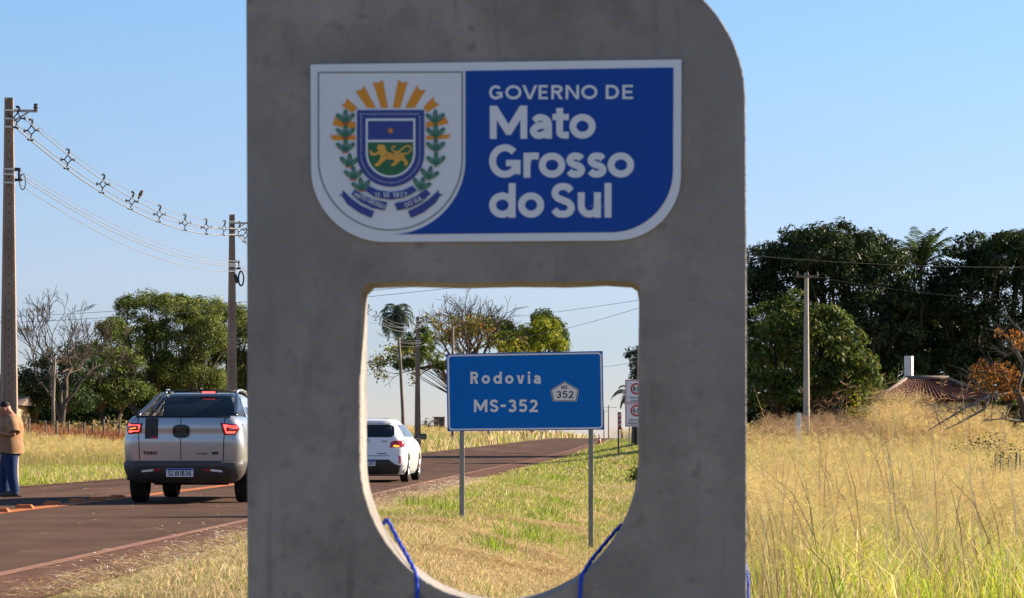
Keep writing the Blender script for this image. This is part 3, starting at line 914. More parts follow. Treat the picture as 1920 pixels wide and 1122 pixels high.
for body, bx, bo in (('MS', (1378, 452, 1450, 497), 0.012), ('352', (1320, 518, 1518, 598), 0.022)):
    a, b = ZS(bx[0], bx[3]), ZS(bx[2], bx[1])
    bold_text(body, a[0], b[0], a[1], b[1], -.0070, M['black_print'], panel, .15 if len(body) == 2 else .17, .7, .16)
for px, bot in ((866, 972), (1108, 1030)):
    x, _ = Q(px, 0)
    zt = Q(0, 672)[1]
    zb = float(ground(sgn.location.x + x, SD)) - SB
    o = MB().box((x, 0.045, (zt + zb - .3) / 2), (0.062, 0.05, zt - zb + .3)).build('post', M['post_paint'], sgn, bevel=.006)
    for zz in (Q(0, 690)[1], Q(0, 780)[1]):
        MB().box((x, 0.045, zz), (0.08, 0.062, 0.03)).build('clamp', M['steel'], o)
for x, w in ((0.42, .0), ):
    MB().box((0, .012, Q(0, 700)[1]), (1.9, .014, .04)).build('rear_rail', M['steel'], sgn)
    MB().box((0, .012, Q(0, 775)[1]), (1.9, .014, .04)).build('rear_rail', M['steel'], sgn)

# ------------------------------------------------------------------ speed sign, flag post, cone, stub posts
VD = 108.0
V_ = F / VD
vx, vb = (1193 - 960) / V_, float(ground((1193 - 960) / V_, VD))
spd = thing('speed_limit_sign', 'white speed limit sign with red rings 80 and 60 on thin posts', 'road sign', (vx, VD, vb))
W = lambda px, py: ((px - 1193.0) / V_, CZ - vb + (HOR - py) / V_)
sp_panel = MB().prism([W(1172, 712), W(1172, 800.5), W(1214, 800.5), W(1214, 712)], -.006, .006).build('sign_panel', M['sign_white'], spd)
for (t_, b_) in ((713, 755), (757, 799.5)):
    MB().prism([W(1173, t_), W(1173, b_), W(1213, b_), W(1213, t_)], -.010, -.007, [[W(1174.3, t_ + 1.2), W(1174.3, b_ - 1.2), W(1211.7, b_ - 1.2), W(1211.7, t_ + 1.2)]]).build('red_border', M['red_print'], sp_panel)
for cy, num, l1, l2, ty in ((729.5, '80', 'VEÍCULOS', 'LEVES', 743.5), (770.5, '60', 'VEÍCULOS', 'PESADOS', 785.5)):
    cx, cz = W(1193, cy)
    MB().prism(arc(cx, cz, 11 / V_, 11 / V_, 0, 345, 23), -.011, -.008, [arc(cx, cz, 7.9 / V_, 7.9 / V_, 0, 345, 23)]).build('red_ring', M['red_print'], sp_panel)
    a, b = W(1186.5, cy + 4.0), W(1199.5, cy - 4.6)
    bold_text(num, a[0], b[0], a[1], b[1], -.011, M['black_print'], sp_panel, .19, .7, .2)
    a, b = W(1189, cy + 7), W(1197, cy + 5)
    lettering('km/h', a[0], b[0], a[1], b[1], -.011, M['black_print'], sp_panel, .01)
    for q, (tx, dy) in enumerate(((l1, 0), (l2, 6.5))):
        w_ = 14.5 if len(tx) > 6 else 9
        a, b = W(1193 - w_, ty + dy + 4.2), W(1193 + w_, ty + dy)
        lettering(tx, a[0], b[0], a[1], b[1], -.011, M['black_print'], sp_panel, .02)
for px in (1180, 1207):
    x, z = W(px, 716)
    MB().box((x, .04, z / 2 - .15), (.05, .05, z + .3)).build('post', M['steel'], spd)

FD = 95.0
fx = (1161 - 960) / F * FD
fb = float(ground(fx, FD))
fl = thing('marker_sign', 'narrow red and white marker sign seen nearly edge-on beside the road', 'road sign', (fx, FD, fb), R(62))
fz = lambda py: CZ - fb + (HOR - py) / F * FD
MB().box((0, .03, fz(774) / 2 - .1), (.05, .05, fz(774) + .2)).build('post', M['wood'], fl)
fp = MB().box((0.0, -.012, (fz(773) + fz(806)) / 2), (.30, .02, fz(773) - fz(806))).build('sign_panel', M['red_print'], fl)
for k in range(3):
    zz = fz(780 + 9 * k)
    MB().prism([(-.14, zz - .05), (-.14, zz + .03), (.14, zz + .11), (.14, zz + .03)], -.026, -.0225).build('white_stripe', M['road_white'], fp)

CD = 205.0
cx_ = (1124 - 960) / F * CD
cn = thing('traffic_cone', 'orange and white traffic cone at the far edge of the road', 'traffic cone', (cx_, CD, float(ground(cx_, CD)) + 0.0))
MB().box((0, 0, .025), (.42, .42, .05)).build('cone_base', M['black_plastic'], cn)
for i, (z0, z1, m_) in enumerate(((.05, .28, 'cone_orange'), (.28, .42, 'white_rubber'), (.42, .56, 'cone_orange'), (.56, .66, 'white_rubber'), (.66, .8, 'cone_orange'))):
    f_ = lambda z: .17 - .15 * z / .8
    MB().lathe([(f_(z0), z0), (f_(z1), z1)] + ([(0.001, z1)] if i == 4 else []), 16).build('cone_band', M[m_], cn, .6)

def px_thing_z(px, D):
    x = (px - 960) / F * D
    return x, float(ground(x, D))

# road studs on the centre line
stud0 = None
spos = [(0, 962), (46, 955), (98, 948), (145, 943), (183, 940), (220, 936)]
sl = ['orange road stud cut by the picture edge, nearest of the row', 'orange road stud second nearest, in front of the shoes of the man', 'orange road stud third nearest on the painted centre line',
      'orange road stud midway between the man and the pickup', 'orange road stud second from the pickup rear tyre', 'orange road stud right beside the pickup rear tyre']
for (px, py), lb in zip(spos, sl):
    D = CZ * F / (py - HOR)
    if stud0 is None:
        m_ = MB()
        a, b, h = (.13, .08), (.095, .035), .052
        m_.add([(-a[0], -a[1], 0), (a[0], -a[1], 0), (a[0], a[1], 0), (-a[0], a[1], 0), (-b[0], -b[1], h), (b[0], -b[1], h), (b[0], b[1], h), (-b[0], b[1], h)],
               [(3, 2, 1, 0), (4, 5, 6, 7), (0, 1, 5, 4), (1, 2, 6, 5), (2, 3, 7, 6), (3, 0, 4, 7)])
        o = stud0 = m_.build('road_stud', M['stud'], None, bevel=.006)
    else:
        o = link(stud0.copy())
    o.location = ((px - 960) / F * D, D, 0.012)
    o.rotation_euler = (0, 0, R(-3 + 4 * random.random()))
    tag(o, lb, 'road stud', 'orange studs along the centre line')
# ------------------------------------------------------------------ utility poles
def H_pole(name, label, X, D, ztop, wtop, wbase, dtop, dbase, rz, group, arm=None, holes=True, m=None):
    """tapered double-T concrete pole with strap bands and a recessed web pierced by holes"""
    zb = float(ground(X, D))
    h = ztop - zb
    t = thing(name, label, 'utility pole', (X, D, zb), rz, group)
    rings = []
    n = 10
    for i in range(n + 1):
        f = i / n
        w, d = wbase + (wtop - wbase) * f, dbase + (dtop - dbase) * f
        rc, fl_ = d * .13, w * .20
        prof = [(-w / 2, -d / 2), (-w / 2 + fl_, -d / 2), (-w / 2 + fl_ * 1.25, -d / 2 + rc), (w / 2 - fl_ * 1.25, -d / 2 + rc), (w / 2 - fl_, -d / 2), (w / 2, -d / 2),
                (w / 2, d / 2), (w / 2 - fl_, d / 2), (w / 2 - fl_ * 1.25, d / 2 - rc), (-w / 2 + fl_ * 1.25, d / 2 - rc), (-w / 2 + fl_, d / 2), (-w / 2, d / 2)]
        rings.append([(x, y, -.3 + (h + .3) * f) for x, y in prof])
    k = 12
    fs = [(i * k + j, i * k + (j + 1) % k, (i + 1) * k + (j + 1) % k, (i + 1) * k + j) for i in range(n) for j in range(k)]
    fs += [tuple(range(k - 1, -1, -1)), tuple(n * k + j for j in range(k))]
    shaft = mesh_obj('shaft', [p for r in rings for p in r], fs, m or M['pole'], t)
    if holes:
        hm = MB()
        z = 1.0
        while z < h - .3:
            f = (z + .3) / (h + .3)
            w, d = wbase + (wtop - wbase) * f, dbase + (dtop - dbase) * f
            hm.lathe([(.016, -d / 2 + d * .13 - .004), (.001, -d / 2 + d * .13 - .004)], 8, 'Y', (0, 0, z))
            z += .17
        tag(hm.build('bolt_holes', M['black_plastic'], shaft), kind='stuff')
    return t, h, zb

def straps(t, h, zs, wtop, wbase, dtop, dbase, m='band'):
    for z in zs:
        f = (z + .3) / (h + .3)
        w, d = wbase + (wtop - wbase) * f + .014, dbase + (dtop - dbase) * f + .014
        MB().box((0, 0, z), (w, d, .035)).build('strap', M[m], t)

POLES = {}
gl = 'double-T poles of the roadside cable line'
for key, px, D, lb in (('a', 17, 46, 'thick concrete power pole rising behind the man in the tan shirt'), ('b', 435, 70, 'concrete power pole rising behind the silver pickup, coil of cable hung on it'),
                       ('c', 643, 97, 'concrete power pole standing hidden behind the left leg of the totem'), ('d', 783, 138, 'concrete power pole beside the tall palm, right of its trunk')):
    X = (px - 960) / F * D
    t, h, zb = H_pole('utility_pole', lb, X, D, 7.9 if key == 'd' else 7.44, .155, .36, .22, .46, R(8), gl)
    POLES[key] = (t, X, D, zb, h)
    straps(t, h, [h - .24, h - .40, h - .56, h - 1.36, h - 1.46, h - 1.62], .155, .36, .22, .46)
    ar = MB().box((.30, -.02, h - .24), (.46, .04, .05)).box((.24, -.02, h - .34), (.34, .03, .03), 0, R(-33))
    ar.build('cable_bracket', M['steel'], t)
    MB().lathe([(.02, 0), (.05, .01), (.03, .04), (.05, .07), (.03, .10), (.045, .13), (.01, .15)], 10, 'Z', (.50, -.02, h - .24)).build('insulator', M['bumper_grey'], t)
    rk = MB().box((.16, -.06, h - 1.36), (.12, .05, .06)).box((.19, -.06, h - 1.44), (.04, .04, .22)).box((.18, -.06, h - 1.56), (.14, .05, .05))
    rk.build('cable_rack', M['black_plastic'], t)
    if key in 'ab':
        cz = h - (1.85 if key == 'b' else 1.6)
        r_ = .14 if key == 'b' else .1
        ring = [(.26 + r_ * .55 * math.cos(a), -.1, cz + r_ * 1.5 * math.sin(a)) for a in np.linspace(0, 2 * math.pi, 20, endpoint=False)]
        MB().path(ring, .026 if key == 'b' else .010, 6, closed=True).build('cable_coil', M['wire_dark'], t, 3.2)
    if key == 'b':
        MB().box((.12, -.12, h - 1.86), (.10, .05, .26), 0, R(-18)).build('splice_box', M['black_plastic'], t, bevel=.01)

def sag_pts(a, b, sag, n=40):
    a, b = Vector(a), Vector(b)
    return [a + (b - a) * (i / n) - Vector((0, 0, 4 * sag * (i / n) * (1 - i / n))) for i in range(n + 1)]
def cable(name, label, pts, r_, m='wire_grey', group=None, cat='cable'):
    return tag(MB().path(pts, r_, 5).build(name, M[m], None, 3.2), label, cat, group)

def pp(key, dx, z_below_top, dy=-.12):
    t, X, D, zb, h = POLES[key]
    c, s = math.cos(R(8)), math.sin(R(8))
    return Vector((X + dx * c - dy * s, D + dx * s + dy * c, zb + h - z_below_top))

# spacer frames between the covered conductors
def make_spacer():
    m = MB()
    w = .015
    def bar(a, b, r_=w):
        m.path([(a[0], 0, a[1]), (b[0], 0, b[1])], r_, 6)
    top, l, r, bt = (0, .17), (-.085, .06), (.085, .06), (0, -.04)
    for a, b in ((top, l), (top, r), (l, bt), (r, bt)):
        bar(a, b)
    bar(l, (-.165, .055), .018); bar(r, (.165, .055), .018)
    m.path([(-.165, 0, .02), (-.165, 0, .10)], .021, 6); m.path([(.165, 0, .02), (.165, 0, .10)], .021, 6)
    bar(bt, (-.03, -.15)); m.path([(-.10, 0, -.15), (.04, 0, -.17)], .022, 6)
    m.path([(0, 0, .17), (.025, 0, .24), (.03, 0, .29), (-.01, 0, .32), (-.05, 0, .30)], .027, 6)
    m.v = [v * .84 for v in m.v]
    return m.build('cable_spacer', M['black_plastic'], None, .7)
spacer = None
gsp = 'black diamond spacers on the covered power cables'
slab = {0: 'black cable spacer hanging right against the thick left pole', 1: 'black cable spacer next after the thick left pole', 2: 'black cable spacer on the steep upper part of the span, third from the thick pole',
        3: 'black cable spacer two to the left of the perched bird', 4: 'black cable spacer just left of the perched bird', 5: 'black cable spacer next right of the perched bird',
        6: 'black cable spacer midway between the bird and the second pole', 7: 'black cable spacer two before the second pole', 8: 'black cable spacer last before the second pole', 9: 'black cable spacer touching the left side of the second pole',
        10: 'black cable spacer just right of the top of the second pole', 11: 'black cable spacer at the edge of the totem, past the second pole'}
cnt = 0
spans = [('a', 'b', .62, [28, 59, 127, 193, 247, 299, 347, 387, 420]), ('b', 'c', .55, [448, 460, 520]), ('c', 'd', .8, [690.5, 705])]
extra_lb = {11: 'black cable spacer touching the left edge of the totem top of the road line', 12: 'black cable spacer hidden behind the left leg of the totem', 13: 'small black cable spacer close to the left edge of the totem opening', 14: 'small black cable spacer just left of the palm crown'}
for a, b, sag, pxs in spans:
    A, B = pp(a, .16, .44), pp(b, .16, .44)
    for nm, dx, dz, r_ in (('cable', 0, .30, .008), ('cable', -.165, .055, .013), ('cable', .165, .055, .013), ('cable', -.03, -.16, .017)):
        pos = {0: 'uppermost bare messenger wire', -.165: 'left grey covered power cable', .165: 'right grey covered power cable', -.03: 'lowest thick grey covered power cable'}[dx]
        wh = {'a': 'between the first and second pole', 'b': 'running from the second pole behind the totem', 'c': 'running down to the pole by the palm'}[a]
        off = Vector((dx, 0, dz)) * .84
        cable('power_cable', pos + ' ' + wh, sag_pts(A + off, B + off, sag), r_ * (.6 if a == 'c' else .85), 'wire_grey', 'covered power cables on the roadside poles')
    for px in pxs:
        lo, hi = 0.0, 1.0
        best = min((abs(960 + F * (A.x + (B.x - A.x) * u) / (A.y + (B.y - A.y) * u) - px), u) for u in np.linspace(0.0, 1, 2001))[1]
        p = A + (B - A) * best - Vector((0, 0, 4 * sag * best * (1 - best)))
        if spacer is None:
            spacer = make_spacer(); o = spacer
        else:
            o = link(spacer.copy())
        o.location = p
        o.rotation_euler = (0, R(random.uniform(-4, 6)), R(random.uniform(-8, 8)))
        tag(o, (slab.get(cnt) if cnt < 11 else extra_lb.get(cnt)) or 'black cable spacer', 'cable spacer', gsp)
        if px == 247:
            ub = best
        cnt += 1
    for k, (zz, sg) in enumerate(((1.36, .38), (1.44, .40), (1.50, .42), (1.64, .46))):
        lbk = ['top', 'second', 'third', 'bottom'][k]
        wh = {'a': 'between the first and second pole', 'b': 'running from the second pole behind the totem', 'c': 'running down to the pole by the palm'}[a]
        cable('telephone_cable', lbk + ' thin grey telephone cable ' + wh, sag_pts(pp(a, .2, zz), pp(b, .2, zz), sg), (.007, .009, .011, .009)[k] * (.6 if a == 'c' else .85), 'wire_grey', 'telephone cables on the roadside poles')
# bird on the messenger wire
A, B = pp('a', .16, .44), pp('b', .16, .44)
ub = min((abs(960 + F * (A.x + (B.x - A.x) * u) / (A.y + (B.y - A.y) * u) - 263), u) for u in np.linspace(0, 1, 2001))[1]
bp_ = A + (B - A) * ub - Vector((0, 0, 4 * .62 * ub * (1 - ub))) + Vector((0, 0, .26))
bird = thing('bird', 'small reddish brown bird perched on the upper power cable', 'bird', bp_)
MB().path([(-.045, 0, -.07), (-.035, 0, -.03), (-.015, 0, .02), (.012, 0, .07), (.03, 0, .105), (.04, 0, .135), (.05, 0, .15)], [.008, .022, .038, .043, .036, .03, .006], 10).build('bird_body', M['bird'], bird, 3.2)
MB().path([(.055, 0, .135), (.085, 0, .128)], [.009, .001], 6).build('beak', M['black_plastic'], bird)
for s in (-1, 1):
    MB().path([(.0, s * .014, .04), (.004, s * .014, .0)], .004, 5).build('leg', M['black_plastic'], bird)
    MB().path([(.02, s * .034, .09), (-.02, s * .036, .03), (-.05, s * .02, -.03)], [.012, .02, .004], 6).build('wing', M['bird'], bird, 3.2)

# far pole line, crossing cables, right-hand pole
def simple_pole(name, label, px, D, top_py, wt, wb, m, group=None, arm=None, arm_z=.25, rz=0):
    X = (px - 960) / F * D
    zb = float(ground(X, D))
    zt = CZ + (HOR - top_py) / F * D
    h = zt - zb
    t = thing(name, label, 'utility pole', (X, D, zb), rz, group)
    MB().path([(0, 0, -.3), (0, 0, h * .5), (0, 0, h)], [wb / 2, (wb + wt) / 4, wt / 2], 10).build('shaft', m, t, 1.0)
    if arm:
        MB().box((0, -wt / 2 - .03, h - arm_z), (arm, .08, .09)).build('crossarm', M['wood'], t)
        for x in (-arm * .45, 0, arm * .45):
            MB().lathe([(.012, 0), (.05, .02), (.03, .06), (.045, .10), (.01, .14)], 8, 'Z', (x, -wt / 2 - .03, h - arm_z + .045)).build('insulator', M['bumper_grey'], t)
    return t, Vector((X, D, zt))
rp, rtop = simple_pole('utility_pole', 'slender pale concrete pole with short crossarm before the dark mango trees', 1512, 88, 512, .15, .27, M['pole_pale'], None, .85, .14, R(12))
_, ptop = simple_pole('utility_pole', 'thinner concrete pole behind the left edge of the blue road sign', 849, 190, 612, .2, .3, M['pole'])
simple_pole('utility_pole', 'distant pole with crossarm just right of the blue sign edge', 1141, 620, 760, .22, .35, M['wood'], 'distant poles beyond the road crest', 4.2, .6)
simple_pole('utility_pole', 'fainter distant pole hugging the blue sign edge', 1132.5, 740, 768, .22, .35, M['wood'], 'distant poles beyond the road crest', 3.0, .6)
simple_pole('pale_post', 'pale slim post rising behind the white speed limit sign', 1197, 112, 648, .10, .13, M['pole_pale'])
_, htop = simple_pole('utility_pole', 'roadside pole standing hidden behind the right leg of the totem', 1300, 74, 470, .16, .28, M['pole_pale'], None, 1.2)
def wire(label, a, b, sag, r_=.012, m='wire_dark'):
    cable('overhead_wire', label, sag_pts(a, b, sag, 60), r_, m, 'overhead wires crossing above the road')
wire('upper of two close wires crossing the sky left of the totem', P(-900, 590, 100), htop + Vector((-.2, 0, -.1)), 1.0, .008, 'wire_grey')
wire('lower of two close wires crossing the sky left of the totem', P(-900, 598, 100), htop + Vector((-.2, 0, -.25)), 1.05, .008, 'wire_grey')
wire('wire descending leftward from the totem across the upper sky of the opening', P(690, 606, 150), htop + Vector((-.3, 0, -1.3)), .35, .008, 'wire_grey')
wire('second wire below the first in the sky of the opening', P(850, 640, 150), htop + Vector((-.3, 0, -1.3)), .5, .008, 'wire_grey')
wire('faint wire right of the blue road sign', P(1080, 690, 160), P(1330, 640, 90), .3, .010, 'wire_grey')
wire('dark wire high across the crowns of the mango trees', htop + Vector((.2, 0, 0)), P(2100, 497, 80), .25, .009)
wire('dark wire from the slender right pole across the mango trees', rtop + Vector((.05, -.1, -.1)), P(2150, 566, 90), .35, .009)
MB()
wp = P(1498, 776, 80)
stub = thing('white_post', 'short white stub post beside the slender pole', 'post', (wp.x, wp.y, float(ground(wp.x, wp.y))))
MB().box((0, 0, (wp.z - stub.location.z) / 2 - .1), (.13, .13, wp.z - stub.location.z + .2)).build('post_body', M['whitewash'], stub, bevel=.01)
MB().box((0, 0, wp.z - stub.location.z + .015), (.15, .15, .03)).build('cap', M['whitewash'], stub)

# ------------------------------------------------------------------ vehicles
def ring(hw, yr, yf, cr, z, crf=None, bulge=0.05, n=7):
    """rounded-rectangle ring (rear at yr, front at yf) counter-clockwise from the rear centre"""
    crf = crf or cr
    pts = []
    for i in range(5):
        x = (hw - cr) * i / 4
        pts.append((x, yr + bulge * (x / hw) ** 2))
    y0 = yr + bulge * ((hw - cr) / hw) ** 2
    for i in range(1, n + 1):
        a = math.pi / 2 * i / n
        pts.append((hw - cr + cr * math.sin(a), y0 + cr * (1 - math.cos(a)) * 1.0))
    for i in range(1, 9):
        pts.append((hw, y0 + cr + (yf - crf - bulge - y0 - cr) * i / 8))
    for i in range(1, n + 1):
        a = math.pi / 2 * i / n
        pts.append((hw - crf + crf * math.cos(a), yf - crf - bulge + crf * math.sin(a)))
    for i in range(1, 5):
        x = (hw - crf) * (1 - i / 4)
        pts.append((x, yf - bulge * (x / hw) ** 2 if i < 4 else yf))
    full = pts + [(-x, y) for x, y in reversed(pts[1:-1])]
    return [Vector((x, y, z)) for x, y in full]

def shell(name, rings, m, parent, cap_top=True, cap_bot=True, sharp=R(38)):
    n = len(rings[0])
    fs = [(i * n + j, i * n + (j + 1) % n, (i + 1) * n + (j + 1) % n, (i + 1) * n + j) for i in range(len(rings) - 1) for j in range(n)]
    if cap_bot: fs.append(tuple(range(n - 1, -1, -1)))
    if cap_top: fs.append(tuple((len(rings) - 1) * n + j for j in range(n)))
    return mesh_obj(name, [p for r in rings for p in r], fs, m, parent, sharp)

def cut(o, cutters):
    """wheel arches: subtract and keep the plain result"""
    for c in cutters:
        md = o.modifiers.new('arch', 'BOOLEAN')
        md.operation = 'DIFFERENCE'
        md.object = c
        md.solver = 'EXACT'
    bpy.context.view_layer.update()
    dg = bpy.context.evaluated_depsgraph_get()
    me = bpy.data.meshes.new_from_object(o.evaluated_get(dg))
    o.modifiers.clear()
    old = o.data
    o.data = me
    bpy.data.meshes.remove(old)

class Lerp:
    """car profile: rows (z, half width, rear y, front y, corner radius)"""
    def __init__(s, rows):
        s.a = np.array(rows, float)
    def at(s, z):
        return [float(np.interp(z, s.a[:, 0], s.a[:, i])) for i in range(1, s.a.shape[1])]
    def rear_y(s, x, z, bulge=.05):
        hw, yr, yf, cr = s.at(z)[:4]
        x = min(abs(x), hw - 1e-4)
        if x <= hw - cr:
            return yr + bulge * (x / hw) ** 2
        return yr + bulge * ((hw - cr) / hw) ** 2 + cr * (1 - math.sqrt(max(0, 1 - ((x - hw + cr) / cr) ** 2)))
    def rings(s, zs, bulge=.05):
        return [ring(*s.at(z)[:4], z, bulge=bulge) for z in zs]

def patch(prof, name, poly, off, m, parent, thick=.012, rows=8, cols=10, bulge=.05, smooth=.6):
    """panel laid on the curved rear of a body: convex outline in (x, z), standing off the skin"""
    zs = [p[1] for p in poly]
    zl, zh = min(zs), max(zs)
    V, Fc = [], []
    n = len(poly)
    for i in range(rows + 1):
        z = zl + (zh - zl) * min(max(i / rows, 1e-4), 1 - 1e-4)
        xs = []
        for k in range(n):
            a, b = poly[k], poly[(k + 1) % n]
            if (a[1] - z) * (b[1] - z) <= 0 and abs(a[1] - b[1]) > 1e-9:
                xs.append(a[0] + (b[0] - a[0]) * (z - a[1]) / (b[1] - a[1]))
        x0, x1 = min(xs), max(xs)
        for j in range(cols + 1):
            x = x0 + (x1 - x0) * j / cols
            y = prof.rear_y(x, z, bulge)
            V.append((x, y - off, z))
    c = cols + 1
    fr = [(i * c + j, i * c + j + 1, (i + 1) * c + j + 1, (i + 1) * c + j) for i in range(rows) for j in range(cols)]
    nV = len(V)
    V += [(v[0], v[1] + thick, v[2]) for v in V]
    Fc = fr + [tuple(i + nV for i in reversed(f)) for f in fr]
    bd = [j for j in range(c)] + [i * c + cols for i in range(1, rows + 1)] + [rows * c + j for j in range(cols - 1, -1, -1)] + [i * c for i in range(rows - 1, 0, -1)]
    for k in range(len(bd)):
        a, b = bd[k], bd[(k + 1) % len(bd)]
        Fc.append((b, a, a + nV, b + nV))
    return mesh_obj(name, V, Fc, m, parent, smooth)

def wheel(parent, x, y, r_, w, side, spokes=5):
    t = MB().lathe([(r_ * .62, -w / 2), (r_ * .80, -w / 2), (r_ * .95, -w / 2 + .012), (r_, -w / 2 + .04), (r_ * 1.0, -.02), (r_ * .985, -.018), (r_ * .985, .018), (r_, .02), (r_, w / 2 - .04), (r_ * .95, w / 2 - .012), (r_ * .80, w / 2), (r_ * .62, w / 2)], 32, 'X').build('wheel', M['tyre'], parent, .7)
    t.location = (x, y, r_)
    m = MB().lathe([(r_ * .66, side * w * .44), (r_ * .60, side * w * .46), (r_ * .58, side * w * .25), (.05, side * w * .2), (.001, side * w * .2)], 28, 'X')
    m.build('rim_dish', M['bumper'], t, .6)
    s = MB().lathe([(r_ * .68, side * w * .47), (r_ * .60, side * w * .49), (r_ * .57, side * w * .40)], 28, 'X')
    for k in range(spokes):
        a = 2 * math.pi * k / spokes
        for da in (-.13, .13):
            p0 = (side * w * .38, .05 * math.cos(a), .05 * math.sin(a))
            p1 = (side * w * .44, r_ * .60 * math.cos(a + da), r_ * .60 * math.sin(a + da))
            s.path([p0, p1], [.03, .022], 6)
    s.lathe([(.06, side * w * .36), (.055, side * w * .44), (.001, side * w * .45)], 14, 'X')
    s.build('rim', M['rim'], t, .7)
    return t

def cutter(x, y, z, r_, w):
    o = MB().lathe([(.001, -w / 2), (r_, -w / 2), (r_, w / 2), (.001, w / 2)], 32, 'X').build('cutter', None)
    bm = bmesh.new(); bm.from_mesh(o.data)
    bmesh.ops.remove_doubles(bm, verts=bm.verts, dist=.004)
    bmesh.ops.recalc_face_normals(bm, faces=bm.faces)
    bm.to_mesh(o.data); bm.free()
    o.location = (x, y, z)
    return o

def licence(parent, prof, cx, cz, w, h, txt, off, bulge=.05):
    y = prof.rear_y(cx, cz, bulge) - off
    pl = MB().box((cx, y, cz), (w, .014, h)).build('licence_plate', M['tag_white'], parent, bevel=.003)
    MB().box((cx, y - .008, cz + h * .38), (w * .97, .004, h * .2)).build('blue_band', M['tag_blue'], pl)
    if txt: bold_text(txt, cx - w * .42, cx + w * .42, cz - h * .36, cz + h * .22, y - .010, M['black_print'], pl, .17, .7, .2)
    return pl

# ---- pickup truck
PD = 35.5
PPM = F / PD
pk = thing('pickup_truck', 'silver double-cab pickup with lit brake lights and black stripe on its tailgate', 'pickup truck', ((342 - 960) / PPM, PD, 0.008), R(-1.0))
Tx = lambda px: (px - 342) / PPM
Tz = lambda py: CZ + (HOR - py) / PPM
prof = Lerp([(.46, .86, .06, 4.86, .24), (.60, .885, .03, 4.90, .22), (.64, .885, .025, 4.90, .20), (.80, .895, .01, 4.90, .18), (.93, .885, .0, 4.88, .17), (1.02, .875, .015, 4.82, .17), (1.12, .862, .0, 4.6, .17), (1.22, .82, .02, 4.3, .16), (1.275, .765, .04, 4.1, .15), (1.29, .74, .055, 4.0, .14)])
zs = [.46, .52, .60, .64, .72, .80, .87, .93, .97, 1.02, 1.07, 1.12, 1.17, 1.22, 1.25, 1.275, 1.29]
bodyp = shell('truck_body', prof.rings(zs), M['silver'], pk)
cuts = []
for sx in (-1, 1):
    for y in (.98, 3.96):
        c_ = cutter(pk.location.x + sx * .80, PD + y, .38, .41, .46)
        cuts.append(c_)
for c_ in cuts:
    c_.rotation_euler = (0, 0, R(-1))
bpy.context.view_layer.update()
cut(bodyp, cuts)
for c_ in cuts:
    bpy.data.objects.remove(c_)
# cab
cabp = Lerp([(1.28, .76, 1.28, 3.9, .16), (1.40, .70, 1.42, 3.55, .16), (1.52, .645, 1.60, 3.2, .15), (1.60, .60, 1.72, 2.95, .15), (1.645, .55, 1.84, 2.75, .14), (1.665, .45, 2.0, 2.55, .14)])
cab = shell('cab', cabp.rings([1.28, 1.34, 1.40, 1.46, 1.52, 1.56, 1.60, 1.625, 1.645, 1.665]), M['silver'], pk, cap_bot=False)
patch(cabp, 'rear_window', [(-.70, 1.285), (.70, 1.285), (.56, 1.60), (-.56, 1.60)], .012, M['glass'], pk)
patch(cabp, 'roof_trim', [(-.54, 1.602), (.54, 1.602), (.47, 1.648), (-.47, 1.648)], .02, M['black_gloss'], pk, rows=3)
for s in (-1, 1):
    patch(cabp, 'pillar_trim', [(s * .545, 1.61), (s * .69, 1.285), (s * .757, 1.285), (s * .60, 1.61)], .013, M['black_gloss'], pk, rows=8, cols=6)
# window sides and sail panels (black bars from roof to bed)
for s in (-1, 1):
    MB().path([(s * .57, 1.80, 1.655), (s * .60, 1.50, 1.60), (s * .665, 1.0, 1.44), (s * .715, .55, 1.325), (s * .73, .36, 1.285)], [.022, .03, .034, .034, .03], 8).build('sport_bar', M['black_gloss'], pk, 3.2)
    sl_ = [(s * .575, 1.76, 1.645), (s * .71, .56, 1.318), (s * .735, .52, 1.27), (s * .735, 1.45, 1.27), (s * .70, 1.50, 1.42)]
    MB().add(sl_ + [(q[0] - s * .03, q[1], q[2]) for q in sl_], [(0, 1, 2, 3, 4), (9, 8, 7, 6, 5)] + [(i, (i + 1) % 5, (i + 1) % 5 + 5, i + 5) for i in range(5)]).build('sail_panel', M['black_gloss'], pk)
    MB().path([(s * .545, 1.86, 1.655), (s * .555, 2.0, 1.70), (s * .57, 2.3, 1.71), (s * .58, 2.7, 1.69), (s * .59, 2.85, 1.64)], [.018, .022, .022, .022, .016], 8).build('roof_rail', M['rim'], pk, 3.2)
    for (ya, yb, yc, yd) in ((1.62, 2.35, 1.86, 2.36), (2.42, 3.35, 2.43, 2.80)):
        MB().add([(s * (.742), ya, 1.325), (s * .742, yb, 1.325), (s * .598, yd, 1.60), (s * .598, yc, 1.60)], [(0, 1, 2, 3) if s > 0 else (3, 2, 1, 0)]).build('side_window', M['side_glass'], pk)
    mir = MB().box((s * 1.0, 3.05, 1.30), (.22, .10, .17)).build('mirror', M['silver'], pk, bevel=.03, seg=3)
    MB().box((s * .86, 3.07, 1.27), (.12, .05, .04)).build('arm', M['black_gloss'], mir)
    MB().box((s * .89, 1.95, 1.03), (.03, .16, .03)).build('door_handle', M['silver'], pk, bevel=.008)
    for y in (.98, 3.96):
        wheel(pk, s * .785, y, .345, .235, s)
    # arch liners and fender flare
    for y in (.98, 3.96):
        MB().path([(s * .885, y + .425 * math.cos(a), .38 + .425 * math.sin(a)) for a in np.linspace(-.1, math.pi + .1, 18)], .03, 6).build('fender_flare', M['bumper'], pk, 3.2)
    MB().box((s * .86, 2.47, .44), (.08, 2.1, .14)).build('sill', M['bumper'], pk, bevel=.02)
